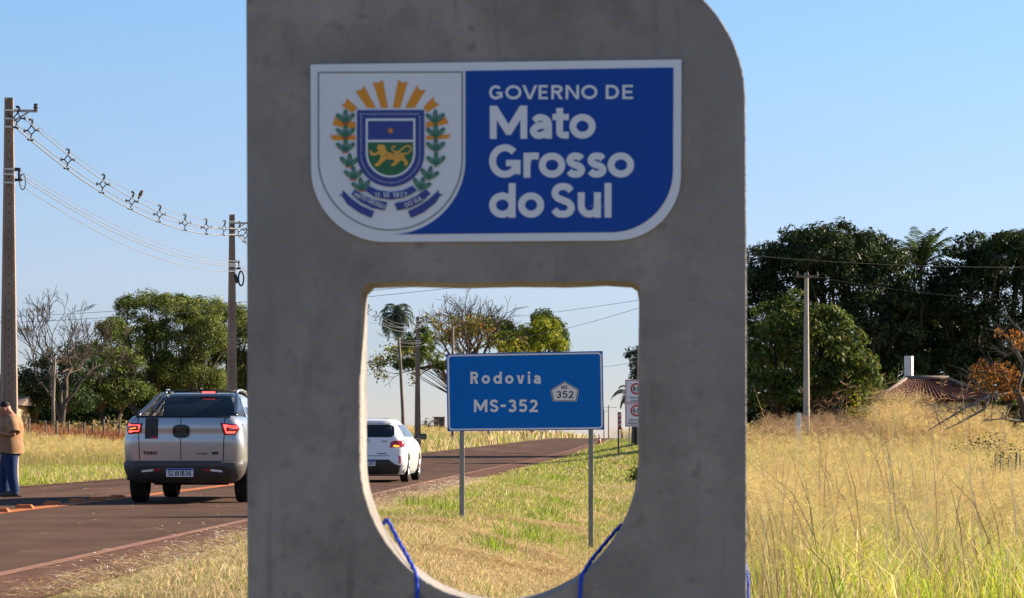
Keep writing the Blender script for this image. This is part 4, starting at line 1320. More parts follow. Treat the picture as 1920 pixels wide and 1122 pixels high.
mb = MB().box((0, 2.3, .43), (1.30, 4.1, .22)).box((0, .9, .33), (1.1, .16, .14)).box((.25, .45, .36), (.5, .5, .12)).path([(-.75, .98, .345), (.75, .98, .345)], .05, 8)
mb.box((0, 3.96, .36), (1.0, .3, .16)).build('underbody', M['underbody'], pk)
# cargo cover lip, tailgate seams
patch(prof, 'bed_lip', [(-.70, 1.268), (.70, 1.268), (.69, 1.292), (-.69, 1.292)], .018, M['black_gloss'], pk, rows=2, thick=.05)
tg = patch(prof, 'tailgate', [(Tx(261), .632), (Tx(418), .632), (Tx(421), 1.262), (Tx(258), 1.262)], .010, M['silver'], pk, rows=14, cols=12)
for x0, x1 in ((Tx(261), Tx(258)), (Tx(339), Tx(339)), (Tx(418), Tx(421))):
    patch(prof, 'panel_gap', [(x0 - .006, .632), (x0 + .006, .632), (x1 + .006, 1.262), (x1 - .006, 1.262)], .0125, M['black_print'], tg, rows=14, cols=1, thick=.004)
patch(prof, 'black_stripe', [(Tx(271), Tz(824)), (Tx(296), Tz(824)), (Tx(296.5), 1.258), (Tx(272), 1.258)], .0135, M['bumper'], tg, rows=6, cols=4, thick=.004)
patch(prof, 'red_tab', [(Tx(281), Tz(824)), (Tx(296), Tz(824)), (Tx(296), Tz(820.5)), (Tx(285), Tz(820.5))], .0165, M['red_print'], tg, rows=2, cols=2, thick=.003)
hx, hz = Tx(340), Tz(810)
def rr(cx, cz, w, h, r_):
    return rrect([(cx - w / 2, cz - h / 2), (cx + w / 2, cz - h / 2), (cx + w / 2, cz + h / 2), (cx - w / 2, cz + h / 2)], r_)
patch(prof, 'badge_frame', rr(hx - .015, hz, .285, .195, .07), .016, M['rim'], tg, thick=.006)
hb = patch(prof, 'badge_recess', rr(hx, hz, .25, .195, .07), .020, M['black_gloss'], tg, thick=.006)
for k in range(5):
    MB().box((hx - .06 + .03 * k, prof.rear_y(hx, hz) - .024, hz), (.012, .012, .13)).build('badge_bar', M['bumper_grey'], tg)
def ttext(body, x0, y0, x1, y1, bold, off=.022):
    a, b = (Tx(x0), Tz(y1)), (Tx(x1), Tz(y0))
    yy = prof.rear_y((a[0] + b[0]) / 2, (a[1] + b[1]) / 2) - off
    lettering(body, a[0], b[0], a[1], b[1], yy, M['black_print'], tg, bold, 1.1)
ttext('TORO', 267.5, 847.5, 295, 854, .05)
ttext('VOLCANO', 368, 850.5, 388.5, 853.5, .03)
MB().box((Tx(403), prof.rear_y(Tx(403), Tz(851)) - .012, Tz(851)), (.09, .008, .04)).build('badge', M['bumper'], tg)
# lamps
for s, pl in ((-1, [(Tx(238), Tz(793)), (Tx(266), Tz(794)), (Tx(262), Tz(813)), (Tx(240), Tz(815)), (Tx(236), Tz(806))]), (1, [(Tx(414.5), Tz(795)), (Tx(453), Tz(796)), (Tx(447), Tz(806)), (Tx(440), Tz(816)), (Tx(421), Tz(816))])):
    k = shrink(pl, 1.10)
    lm = patch(prof, 'tail_light', k, .016, M['black_gloss'], pk, rows=8, cols=8, thick=.03)
    patch(prof, 'red_lens', shrink(pl, .98), .022, M['lamp_red'], lm, rows=8, cols=8, thick=.01)
    patch(prof, 'lit_band', [q for q in shrink(pl, .80)], .026, M['lamp_lit'], lm, rows=6, cols=6, thick=.004)
    cxx, czz = sum(q[0] for q in pl) / len(pl), sum(q[1] for q in pl) / len(pl)
    patch(prof, 'dark_core', [(cxx - .085, czz - .035), (cxx + .085, czz - .035), (cxx + .085, czz + .04), (cxx - .085, czz + .04)], .029, M['lamp_red'], lm, rows=2, cols=4, thick=.003)
    patch(prof, 'reverse_lens', [(cxx - .045, czz - .015), (cxx + .045, czz - .010), (cxx + .045, czz + .012), (cxx - .045, czz + .008)], .032, M['lamp_amber'] if s < 0 else M['lamp_clear'], lm, rows=2, cols=3, thick=.003)
bl = MB().box((Tx(360), 1.74, 1.672), (.27, .05, .035)).build('brake_light', M['black_gloss'], pk, bevel=.008)
MB().box((Tx(360), 1.712, 1.670), (.20, .012, .022)).build('lit_strip', M['lamp_lit'], bl)
MB().path([(-.55, 1.80, 1.69), (0, 1.74, 1.70), (.55, 1.80, 1.69)], .014, 6).build('spoiler_edge', M['black_gloss'], pk, 3.2)
MB().path([(-.10, 2.2, 1.665), (-.10, 2.0, 1.86)], [.008, .003], 6).build('antenna', M['black_plastic'], pk)
# bumper
bprof = Lerp([(.30, .70, .10, 1.0, .16), (.36, .80, .02, 1.0, .18), (.44, .865, -.045, 1.0, .20), (.55, .89, -.065, 1.0, .20), (.60, .89, -.055, 1.0, .20), (.625, .88, -.02, 1.0, .19)])
def half_rings(p, zs, yf):
    out = []
    for z in zs:
        hw, yr, _, cr = p.at(z)
        out.append(ring(hw, yr, yf, cr, z, .03))
    return out
bmp = shell('rear_bumper', half_rings(bprof, [.30, .33, .36, .40, .44, .50, .55, .58, .60, .625], .54), M['bumper_grey'], pk)
patch(bprof, 'lower_bumper', [(-.66, .305), (.66, .305), (.74, .50), (.62, .555), (-.62, .555), (-.74, .50)], .008, M['bumper'], bmp, rows=6)
for s in (-1, 1):
    x0 = s * .50
    q = [(-.46, .485), (-.30, .505), (-.22, .49), (-.30, .47), (-.46, .465)] if s < 0 else [(.46, .485), (.30, .505), (.22, .49), (.30, .47), (.46, .465)]
    white = [(s * .60, .462), (s * .42, .478), (s * .42, .508), (s * .58, .500)]
    red = [(s * .415, .478), (s * .30, .492), (s * .32, .512), (s * .415, .512)]
    patch(bprof, 'reverse_light', white, .016, M['lamp_clear'], bmp, rows=3, cols=4)
    patch(bprof, 'reflector', red, .016, M['lamp_red'], bmp, rows=3, cols=4)
licence(bmp, bprof, Tx(338.5), Tz(887.5), .40, .125, 'SLW1B36', .022)
MB().path([(-.2, .05, .64), (.2, .05, .64)], .008, 6).build('seam', M['black_print'], bmp)

# ---- white hatchback
HD = 52.5
HP = F / HD
hb_ = thing('hatchback_car', 'white hatchback with lit amber turn signal driving away on the road', 'car', ((687 - 960) / HP, HD, .008), -math.atan(.052))
Hx = lambda px: (px - 687) / HP
Hz = lambda py: CZ + (HOR - py) / HP
hp = Lerp([(.17, .78, .10, 3.86, .28), (.26, .84, .03, 3.90, .26), (.40, .865, -.02, 3.92, .25), (.52, .87, -.01, 3.92, .24), (.58, .865, .01, 3.90, .24), (.74, .855, .03, 3.85, .24), (.86, .835, .05, 3.5, .24), (.95, .80, .07, 3.05, .24), (1.0, .775, .10, 2.90, .23), (1.14, .70, .20, 2.50, .21), (1.28, .60, .32, 2.05, .19), (1.34, .55, .36, 1.9, .19), (1.375, .50, .44, 1.75, .18), (1.395, .40, .58, 1.55, .17)])
hz_ = [.17, .21, .26, .33, .40, .46, .52, .58, .66, .74, .80, .86, .91, .95, 1.0, 1.07, 1.14, 1.21, 1.28, 1.34, 1.375, 1.395]
hbody = shell('car_body', hp.rings(hz_), M['white_paint'], hb_)
cuts = []
for sx in (-1, 1):
    for y in (.66, 3.19):
        q = hb_.matrix_basis.to_3x3() @ Vector((sx * .80, y, 0))
        c_ = cutter(hb_.location.x + q.x, HD + q.y, .31, .345, .44)
        c_.rotation_euler = hb_.rotation_euler
        cuts.append(c_)
bpy.context.view_layer.update()
cut(hbody, cuts)
for c_ in cuts:
    bpy.data.objects.remove(c_)
patch(hp, 'rear_window', rrect([(-.60, .985), (.60, .985), (.575, 1.255), (-.575, 1.255)], .09), .010, M['glass'], hb_, rows=10)
patch(hp, 'rear_spoiler', [(-.52, 1.285), (.52, 1.285), (.47, 1.335), (-.47, 1.335)], .05, M['white_paint'], hb_, rows=3, thick=.12)
MB().add([(-.42, .62, 1.4), (.42, .62, 1.4), (.42, 1.5, 1.4), (-.42, 1.5, 1.4)], [(0, 1, 2, 3)]).build('roof_panel', M['black_gloss'], hb_)
tgh = patch(hp, 'tailgate', [(-.50, .585), (.50, .585), (.575, .70), (.575, .95), (-.575, .95), (-.575, .70)], .006, M['white_paint'], hb_, rows=8)
patch(hp, 'panel_gap', [(-.50, .577), (.50, .577), (.505, .587), (-.505, .587)], .009, M['black_print'], tgh, rows=1, cols=8, thick=.003)
for s in (-1, 1):
    tlm = patch(hp, 'tail_light', [(s * .50, .755), (s * .81, .765), (s * .825, .86), (s * .80, .93), (s * .66, .925), (s * .53, .885)], .016, M['lamp_red'], hb_, rows=8, cols=8, thick=.03)
    if s > 0:
        patch(hp, 'amber_signal', [(.58, .775), (.71, .775), (.71, .815), (.60, .818)], .022, M['lamp_amber'], tlm, rows=3, cols=4, thick=.004)
    patch(hp, 'upper_lens', [(s * .65, .865), (s * .78, .875), (s * .76, .915), (s * .67, .912)], .020, M['lamp_lit'] if False else M['lamp_red'], tlm, rows=3, cols=4, thick=.004)
    patch(hp, 'side_vent', [(s * .715, .41), (s * .755, .43), (s * .745, .57), (s * .70, .60)], .012, M['lamp_red'], hb_, rows=5, cols=3)
    for y in (.66, 3.19):
        wheel(hb_, s * .775, y, .305, .19, s)
    MB().path([(s * .78, y_, z_) for y_, z_ in ((2.75, .98),)] + [(s * .90, 2.74, .975)], .025, 6).build('mirror_arm', M['black_gloss'], hb_)
    MB().box((s * .98, 2.72, 1.0), (.20, .10, .13)).build('mirror', M['black_gloss'], hb_, bevel=.03, seg=3)
    for ya, yb, yc, yd in ((.42, .86, .52, .92), (.92, 1.62, .98, 1.55), (1.68, 2.55, 1.60, 1.95)):
        MB().add([(s * .790, ya, 1.0), (s * .790, yb, 1.0), (s * .640, yd, 1.262), (s * .640, yc, 1.262)], [(0, 1, 2, 3) if s > 0 else (3, 2, 1, 0)]).build('side_window', M['side_glass'], hb_)
    for y in (1.45, 2.35):
        MB().box((s * .845, y, .82), (.03, .16, .03)).build('door_handle', M['white_paint'], hb_, bevel=.008)
lb_ = patch(hp, 'lower_bumper', [(-.775, .175), (.775, .175), (.858, .36), (.64, .385), (.48, .50), (-.48, .50), (-.64, .385), (-.858, .36)], .014, M['bumper'], hb_, rows=12, cols=12, thick=.05)
MB().box((0, 1.9, .20), (1.35, 3.2, .12)).build('underbody', M['underbody'], hb_)
pl_ = licence(lb_, hp, 0.0, Hz(869.5), .40, .125, None, .024)
bold_text('C47', .02, .168, Hz(869.5) - .045, Hz(869.5) + .027, hp.rear_y(0, Hz(869.5)) - .034, M['black_print'], pl_, .17, .7, .2)
MB().box((.39, hp.rear_y(.39, .895) - .012, .895), (.11, .006, .014)).build('badge', M['black_print'], tgh)
MB().box((.33, hp.rear_y(.33, .63) - .012, .63), (.20, .006, .016)).build('badge', M['black_print'], tgh)
MB().lathe([(.055, 0), (.07, .008), (.001, .012)], 18, 'Y', (0, hp.rear_y(0, .9) - .02, .885)).build('badge', M['rim'], tgh)
MB().path([(-.12, .78, 1.39), (-.12, .80, 1.44)], .022, 8).path([(-.12, .80, 1.44), (-.12, .74, 1.62)], .005, 5).build('antenna', M['black_plastic'], hb_)
# ------------------------------------------------------------------ people
def skin_body(name, verts, edges, radii, m, parent, sub=2, root=0):
    me = bpy.data.meshes.new(name)
    me.from_pydata([tuple(v) for v in verts], edges, [])
    o = link(bpy.data.objects.new(name, me))
    md = o.modifiers.new('skin', 'SKIN')
    md.use_smooth_shade = True
    lay = me.skin_vertices[0] if len(me.skin_vertices) else None
    for i, r_ in enumerate(radii):
        lay.data[i].radius = (r_, r_) if not hasattr(r_, '__len__') else r_
        lay.data[i].use_root = (i == root)
    sb = o.modifiers.new('smooth', 'SUBSURF')
    sb.levels = sb.render_levels = sub
    me.materials.append(m)
    if parent is not None:
        o.parent = parent
    return o

MD = 39.6
mX = (17 - 960) / F * MD
man = thing('person', 'heavy-set man in tan T-shirt and blue jeans looking down at a phone', 'person', (mX, MD, .012))
# faces -x; y towards the camera is negative
J = {'pelvis': (0.02, 0, .80), 'belly': (-.03, 0, .98), 'chest': (.03, 0, 1.16), 'upper': (.07, 0, 1.27), 'neck': (.03, 0, 1.345), 'skull0': (-.02, 0, 1.40), 'skull1': (-.06, 0, 1.46),
     'hipL': (.0, .11, .76), 'kneeL': (-.10, .12, .42), 'ankL': (-.10, .12, .09), 'toeL': (-.26, .13, .035),
     'hipR': (.05, -.11, .76), 'kneeR': (.06, -.12, .42), 'ankR': (.12, -.13, .09), 'toeR': (-.05, -.15, .035),
     'shL': (.07, .20, 1.23), 'elL': (.10, .29, 1.0), 'wrL': (-.20, .24, 1.05),
     'shR': (.08, -.20, 1.23), 'elR': (.15, -.30, 1.01), 'wrR': (-.15, -.285, 1.06)}
def chain(keys, parts):
    idx, vs_, rs, es = {}, [], [], []
    for k, r_ in keys:
        idx[k] = len(vs_); vs_.append(J[k]); rs.append(r_)
    for p in parts:
        for a, b in zip(p, p[1:]):
            es.append((idx[a], idx[b]))
    return vs_, es, rs
vs_, es, rs = chain([('pelvis', .14), ('belly', .16), ('chest', .12), ('upper', .075), ('neck', .062), ('skull0', .07), ('skull1', .085), ('hipL', .095), ('kneeL', .062), ('ankL', .042), ('toeL', .03), ('hipR', .095), ('kneeR', .062), ('ankR', .042), ('toeR', .03),
                     ('shL', .05), ('elL', .046), ('wrL', .034), ('shR', .05), ('elR', .046), ('wrR', .03)],
                    [('pelvis', 'belly', 'chest', 'upper', 'neck', 'skull0', 'skull1'), ('pelvis', 'hipL', 'kneeL', 'ankL', 'toeL'), ('pelvis', 'hipR', 'kneeR', 'ankR', 'toeR'), ('upper', 'shL', 'elL', 'wrL'), ('upper', 'shR', 'elR', 'wrR')])
skin_body('body', vs_, es, rs, M['skin'], man)
# head with face, tilted down towards the phone
hd = MB()
def ellipsoid(mb_, c, r3, n=14, m_=10, f=None):
    rows = []
    for i in range(m_ + 1):
        t = math.pi * i / m_
        rows.append([(math.sin(t) * math.cos(2 * math.pi * k / n), math.sin(t) * math.sin(2 * math.pi * k / n), -math.cos(t)) for k in range(n)])
    V = []
    for r_ in rows:
        for q in r_:
            p = Vector((q[0] * r3[0], q[1] * r3[1], q[2] * r3[2]))
            if f: p = f(p, q)
            V.append(p + Vector(c))
    mb_.add(V, [(i * n + k, i * n + (k + 1) % n, (i + 1) * n + (k + 1) % n, (i + 1) * n + k) for i in range(m_) for k in range(n)])
def face(p, q):
    if q[2] < -.1:
        p.x -= .012 * (-q[2]); p.y *= 1 - .28 * (-q[2])
    if q[0] < -.8 and abs(q[2]) < .25:
        p.x += .006
    return p
head = thing('head', None, None); head.parent = man
head.location = (-.065, 0, 1.435); head.rotation_euler = (0, R(-30), 0)
ellipsoid(hd, (0, 0, 0), (.098, .078, .122), 20, 14, face)
ellipsoid(hd, (-.104, 0, -.012), (.022, .016, .026), 8, 6)         # nose
for s in (-1, 1):
    ellipsoid(hd, (.008, s * .080, -.005), (.022, .012, .034), 8, 6)  # ears
ellipsoid(hd, (-.082, 0, -.062), (.016, .026, .010), 8, 6)          # lips
hd.build('head_skin', M['skin'], head, 3.2)
hm = MB()
def hairf(p, q):
    return p
ellipsoid(hm, (.024, 0, .050), (.088, .0785, .082), 18, 12)
hm.build('hair', M['hair'], head, 3.2)
for s in (-1, 1):
    ee = MB(); ellipsoid(ee, (-.088, s * .030, .012), (.010, .012, .007), 8, 6); ee.build('eye', M['black_print'], head, 3.2)
J2 = dict(J)
J.update({'sleeveL': (.105, .245, 1.08), 'sleeveR': (.135, -.25, 1.09), 'hem': (.02, 0, .79), 'waist': (-.02, 0, .90), 'back': (.08, 0, 1.10)})
def torso(rows, m_, n=20):
    """rings (x, z, half depth in x, half width in y)"""
    V = []
    for x, z, rx, ry in rows:
        for k in range(n):
            a = 2 * math.pi * k / n
            w_ = 1 + .02 * math.sin(3 * a + z * 19) + .015 * math.sin(5 * a - z * 31)
            V.append((x + rx * math.cos(a) * w_, ry * math.sin(a) * w_, z + .012 * math.sin(2 * a + z * 9)))
    r_ = len(rows)
    Fc = [(i * n + k, i * n + (k + 1) % n, (i + 1) * n + (k + 1) % n, (i + 1) * n + k) for i in range(r_ - 1) for k in range(n)]
    Fc += [tuple(range(n - 1, -1, -1)), tuple((r_ - 1) * n + k for k in range(n))]
    m_.add(V, Fc)
ts = MB()
torso([(.03, .715, .215, .265), (.02, .80, .225, .265), (-.015, .90, .245, .262), (-.03, .98, .25, .258), (-.01, 1.06, .235, .245), (.02, 1.14, .215, .235), (.045, 1.21, .185, .225), (.055, 1.27, .15, .19), (.05, 1.31, .11, .12), (.04, 1.345, .085, .085)], ts)
for s_, a_, b_, c_ in (('L', 'shL', 'elL', 1), ('R', 'shR', 'elR', -1)):
    p, q = Vector(J[a_]), Vector(J[b_])
    ts.path([p + Vector((-.02, -c_ * .09, .03)), p + Vector((0, -c_ * .01, .02)), p.lerp(q, .35), p.lerp(q, .85)], [.075, .10, .105, .102], 14)
ts.build('t_shirt', M['shirt'], man, 1.2)
jn = MB()
torso([(.03, .64, .10, .13), (.03, .70, .17, .20), (.03, .78, .19, .215), (.02, .85, .20, .225)], jn)
for s_ in ('L', 'R'):
    h_, k_j, a_j = (Vector(J[q + s_]) for q in ('hip', 'kneeL'[:-1], 'ank'))
    jn.path([h_ + Vector((0, 0, .03)), h_.lerp(k_j, .35), h_.lerp(k_j, .75), k_j, k_j.lerp(a_j, .5), a_j + Vector((0, 0, .02)), a_j + Vector((-.01, 0, -.035))], [.112, .116, .102, .092, .084, .078, .082], 14)
jn.build('jeans', M['jeans'], man, 1.2)
for a, t_ in (('ankL', 'toeL'), ('ankR', 'toeR')):
    p, q = Vector(J[a]), Vector(J[t_])
    d = (q - p); d.z = 0; d.normalize()
    heel = p - d * .07
    sh = MB().path([(heel.x, heel.y, .05), (p.x, p.y, .062), ((p + q).x / 2, (p + q).y / 2, .052), (q.x, q.y, .04), (q.x + d.x * .05, q.y + d.y * .05, .034)], [.040, .054, .050, .045, .026], 10).build('shoe', M['shoe'], man, 3.2)
    MB().box(((heel.x + q.x) / 2, (heel.y + q.y) / 2, .012), (.33, .095, .022), math.atan2(d.y, d.x)).build('sole', M['shoe_sole'], sh, bevel=.008)
for s, w_ in ((1, 'wrL'), (-1, 'wrR')):
    w0 = Vector(J[w_]); dirv = Vector((-1, -s * .9, .25)).normalized()
    hv, he, hr = [w0, w0 + dirv * .05, w0 + dirv * .085], [(0, 1), (1, 2)], [.028, .036, .034]
    up = Vector((0, 0, 1)); sidev = dirv.cross(up).normalized()
    for k in range(4):
        o_ = (k - 1.5) * .021
        ln = (.062, .075, .070, .055)[k]
        a = len(hv)
        b0 = w0 + dirv * .085 + up * o_
        hv += [b0, b0 + dirv * ln * .5 - sidev * s * .012, b0 + dirv * ln * .8 - sidev * s * .040]
        he += [(2, a), (a, a + 1), (a + 1, a + 2)]
        hr += [.011, .010, .008]
    a = len(hv)
    hv += [w0 + dirv * .04 + up * .035, w0 + dirv * .075 + up * .058]
    he += [(1, a), (a, a + 1)]; hr += [.013, .010]
    skin_body('hand', hv, he, hr, M['skin'], man, 1)
ph = MB().box((mX - .28, MD - .02, 1.12), (.014, .075, .15), 0, R(-40)).build('mobile_phone', M['black_gloss'], None, bevel=.004)
tag(ph, 'dark mobile phone held by the man in the tan T-shirt', 'phone')

# far figure on the crest
fgD = 400.0
fgX = (1166 - 960) / F * fgD
fg = thing('person', 'tiny far figure in dark red clothes standing where the road meets the sky', 'person', (fgX, fgD, float(ground(fgX, fgD))))
skin_body('body', [(0, 0, .9), (0, 0, 1.2), (0, 0, 1.42), (0, 0, 1.55), (0, 0, 1.68), (.1, 0, .85), (.11, 0, .45), (.11, 0, .06), (-.1, 0, .85), (-.11, 0, .45), (-.11, 0, .06), (.2, 0, 1.38), (.28, 0, 1.1), (.27, -.1, .88), (-.2, 0, 1.38), (-.28, 0, 1.1), (-.27, -.1, .88)],
          [(0, 1), (1, 2), (2, 3), (3, 4), (0, 5), (5, 6), (6, 7), (0, 8), (8, 9), (9, 10), (2, 11), (11, 12), (12, 13), (2, 14), (14, 15), (15, 16)],
          [.16, .17, .15, .07, .10, .11, .085, .06, .11, .085, .06, .08, .06, .04, .08, .06, .04], M['skin'], fg, 1)
skin_body('jacket', [(0, 0, .82), (0, 0, 1.2), (0, 0, 1.43), (.2, 0, 1.38), (.28, 0, 1.1), (-.2, 0, 1.38), (-.28, 0, 1.1)], [(0, 1), (1, 2), (2, 3), (3, 4), (2, 5), (5, 6)], [.20, .20, .17, .10, .085, .10, .085], M['dark_red_cloth'], fg, 1)
skin_body('trousers', [(0, 0, .86), (.1, 0, .8), (.11, 0, .45), (.11, 0, .08), (-.1, 0, .8), (-.11, 0, .45), (-.11, 0, .08)], [(0, 1), (1, 2), (2, 3), (0, 4), (4, 5), (5, 6)], [.18, .13, .10, .08, .13, .10, .08], M['bumper'], fg, 1)
hh = MB(); ellipsoid(hh, (0, .0, 1.70), (.13, .14, .13), 10, 8); hh.build('helmet', M['black_gloss'], fg, 3.2)

# ------------------------------------------------------------------ buildings and fences
def gable_box(name, label, cat, c, size, roof_h, mw, mr, rz=0):
    t = thing(name, label, cat, c, rz)
    w, d, h = size
    wl = MB().box((0, 0, h / 2 - .3), (w, d, h + .6)).build('wall', mw, t)
    rf = MB()
    o = .3
    rf.add([(-w / 2 - o, -d / 2 - o, h + .02), (w / 2 + o, -d / 2 - o, h + .02), (w / 2 + o, d / 2 + o, h + .02), (-w / 2 - o, d / 2 + o, h + .02), (-w / 2 - o, 0, h + roof_h), (w / 2 + o, 0, h + roof_h)],
           [(0, 1, 5, 4), (2, 3, 4, 5), (1, 2, 5), (3, 0, 4), (3, 2, 1, 0)])
    rf.build('roof', mr, t)
    return t
# tiled hip-roof house on the right
hsD = 104.0
k_ = F / hsD
hx0, hx1 = (1652 - 960) / k_, (1858 - 960) / k_
hcx, hw_ = (hx0 + hx1) / 2, (hx1 - hx0) / 2
hzg = float(ground(hcx, hsD + 3))
ze, zr = CZ + (HOR - 751) / k_ - hzg, CZ + (HOR - 709) / k_ - hzg
house = thing('house', 'low old house with red-brown tiled hip roof half hidden by dry grass', 'house', (hcx, hsD + 3, hzg))
dh = 3.0
wl = MB().box((0, 0, (ze - .1) / 2 - .3), (hw_ * 2 - .7, dh * 2 - .7, ze + .5)).build('wall', M['wall_grey'], house)
MB().box((1.0, -dh + .335, ze - .8), (.9, .04, .9)).build('window', M['bumper'], wl)
MB().box((-.9, -dh + .335, ze - 1.2), (.8, .04, 1.8)).build('door', M['wood'], wl)
rx0, rx1 = (1722 - 960) / k_ - hcx, (1798 - 960) / k_ - hcx
def roof_slope(name, e0, e1, r0, r1):
    """rows of half-round tiles from the eave edge e0-e1 up to the ridge r0-r1"""
    e0, e1, r0, r1 = map(Vector, (e0, e1, r0, r1))
    n = max(4, int((e1 - e0).length / .19))
    nrm = (e1 - e0).cross(r0 - e0).normalized()
    V, Fc = [], []
    rows = 9
    for i in range(n):
        for j in range(rows):
            b = len(V)
            for (u, v) in ((0, 0), (.25, 0), (.5, 0), (.75, 0), (1, 0), (0, 1), (.25, 1), (.5, 1), (.75, 1), (1, 1)):
                s_, t_ = (i + u) / n, (j + v) / rows
                p = (e0 + (e1 - e0) * s_) * (1 - t_) + (r0 + (r1 - r0) * s_) * t_
                V.append(p + nrm * (.065 * math.sin(math.pi * u) + .02 * (1 - v) + .008 * ((i * 7 + j * 3) % 5 - 2) / 2))
            Fc += [(b + k, b + k + 1, b + k + 6, b + k + 5) for k in range(4)]
    o = mesh_obj(name, V, Fc, M['tile'], roof, 1.2)
    return tag(o, kind='stuff')
E_ = [(-hw_ - .25, -dh - .25, ze), (hw_ + .25, -dh - .25, ze), (hw_ + .25, dh + .25, ze), (-hw_ - .25, dh + .25, ze)]
R0, R1 = (rx0, 0, zr), (rx1, 0, zr)
roof = MB().add([*E_, R0, R1], [(0, 1, 5, 4), (1, 2, 5), (2, 3, 4, 5), (3, 0, 4), (3, 2, 1, 0)]).build('roof', M['tile'], house)
roof_slope('roof_tiles', E_[0], E_[1], R0, R1)
roof_slope('roof_tiles', E_[1], E_[2], R1, R1)
roof_slope('roof_tiles', E_[3], E_[0], R0, R0)
MB().path([(R0[0] - .1, 0, zr + .05), (R1[0] + .1, 0, zr + .05)], .12, 8).path([(R0[0], 0, zr + .05), (E_[0][0], E_[0][1], ze + .06)], .09, 6).path([(R1[0], 0, zr + .05), (E_[1][0], E_[1][1], ze + .06)], .09, 6).build('ridge', M['ridge'], roof, 3.2)
wD = 117.0
wx = (1704 - 960) / F * wD
wz = float(ground(wx, wD))
pil = thing('white_pillar', 'white masonry pillar catching sun between dark trunks above the tiled roof', 'pillar', (wx, wD, wz), R(-20))
wt_ = CZ + (HOR - 668) / F * wD - wz
MB().box((0, 0, wt_ / 2 - .2), (.36, .5, wt_ + .4)).build('wall', M['whitewash'], pil)
bD = 112.0
bx_ = (-2 - 960) / F * bD
gable_box('shed', 'small beige shed seen between the thick pole and the left trees', 'shed', (bx_, bD, float(ground(bx_, bD))), (2.2, 3, CZ + (HOR - 762) / F * bD - float(ground(bx_, bD))), .45, M['wall_beige'], M['ridge'])
qD = 430.0
qx = (824 - 960) / F * qD
qz = float(ground(qx, qD))
far = thing('building', 'tiny brown block building on the horizon left of the blue sign', 'building', (qx, qD, qz))
qh = CZ + (HOR - 783) / F * qD - qz
MB().box((0, 0, qh / 2 - .3), (1.9, 3, qh + .6)).build('wall', M['wall_brick'], far)
MB().box((0, 0, qh + .05), (2.1, 3.2, .1)).build('roof', M['ridge'], far)
for x in (-.5, .45):
    MB().box((x, -1.51, qh - .5), (.45, .04, .4)).build('window', M['bumper'], far)

# fences
def fence(name, label, pts, wires, hgt, m, rr_=.05):
    x0, y0 = pts[0]
    t = thing(name, label, 'fence', (x0, y0, float(ground(x0, y0))))
    tops = []
    for i, (x, y) in enumerate(pts):
        z = float(ground(x, y)) - t.location.z
        h = hgt * random.uniform(.9, 1.08)
        ln = random.uniform(-.08, .08)
        q = random.choice((.8, 1, 1.35))
        MB().path([(x - x0, y - y0, z - .3), (x - x0 + ln * .4, y - y0, z + h * .5), (x - x0 + ln, y - y0, z + h)], [rr_ * q, rr_ * q * .95, rr_ * q * .85], 7).build('fence_post', m, t, .9)
        tops.append(Vector((x - x0 + ln * .5, y - y0, z)))
    for k in range(wires):
        zz = hgt * (.3 + .6 * k / max(1, wires - 1))
        mb_ = MB()
        mb_.path([p + Vector((0, -rr_ * 1.2, zz)) for p in tops], .0035, 4)
        mb_.build('fence_wire', M['wire_dark'], t)
    return t
fence('fence', 'old wire fence on wooden posts in front of the left tree belt', [((px - 960) / F * (86 + i * .8), 86 + i * .8) for i, px in enumerate((-60, -20, 14, 52, 88, 107, 130, 158, 176, 196, 223, 246, 280, 320, 370))], 4, 1.3, M['wood'], .042)
fence('fence', 'wire fence of thin leaning stakes at the right edge of the field', [((px - 960) / F * (49 - i * .25), 49 - i * .25) for i, px in enumerate((1866, 1876, 1888, 1902, 1914, 1932, 1952))], 3, 1.05, M['bark_pale'], .018)
for px, D, top, lb in ((916, 225, 803, 'short concrete stub post under the blue sign in the far verge'),):
    if lb:
        X = (px - 960) / F * D
        zb = float(ground(X, D))
        t = thing('stub_post', lb, 'post', (X, D, zb))
        h = CZ + (HOR - top) / F * D - zb
        MB().box((0, 0, h / 2 - .1), (.2, .2, h + .2)).build('post_body', M['pole_pale'], t, bevel=.02)
        MB().box((0, 0, h + .02), (.23, .23, .04)).build('cap', M['pole_pale'], t)
# ------------------------------------------------------------------ trees
def unit(n):
    v = RNG.normal(size=(n, 3))
    return v / np.linalg.norm(v, axis=1)[:, None]

def leaf_mesh(name, parent, C_, Nrm, size, aspect, cols, m, droop=0.0, fold=.18):
    """diamond leaves: centres C_, facing Nrm, length size, one colour each"""
    n = len(C_)
    rv = unit(n)
    rv[:, 2] -= droop
    u = rv - Nrm * (rv * Nrm).sum(1)[:, None]
    u /= np.linalg.norm(u, axis=1)[:, None] + 1e-9
    w = np.cross(Nrm, u)
    L = size[:, None]
    a = C_ - u * L * .5
    b = C_ + u * L * .5
    l = C_ + w * L * aspect * .5 + Nrm * L * fold * .4
    r_ = C_ - w * L * aspect * .5 + Nrm * L * fold * .4
    V = np.stack([a, r_, b, l], 1).reshape(-1, 3)
    i = np.arange(n) * 4
    q = np.stack([i, i + 1, i + 2, i + 3], 1)
    return np_obj(name, V, q, np.zeros((0, 3), int), m, parent, np.repeat(cols, 4, 0))

def col_mix(n, cols, w=None, jit=.18):
    cols = np.array(cols)
    w = np.array(w if w is not None else [1] * len(cols), float)
    k = RNG.choice(len(cols), n, p=w / w.sum())
    c = cols[k]
    return c * (1 + RNG.normal(size=(n, 1)) * jit) * (1 + RNG.normal(size=(n, 3)) * .06)

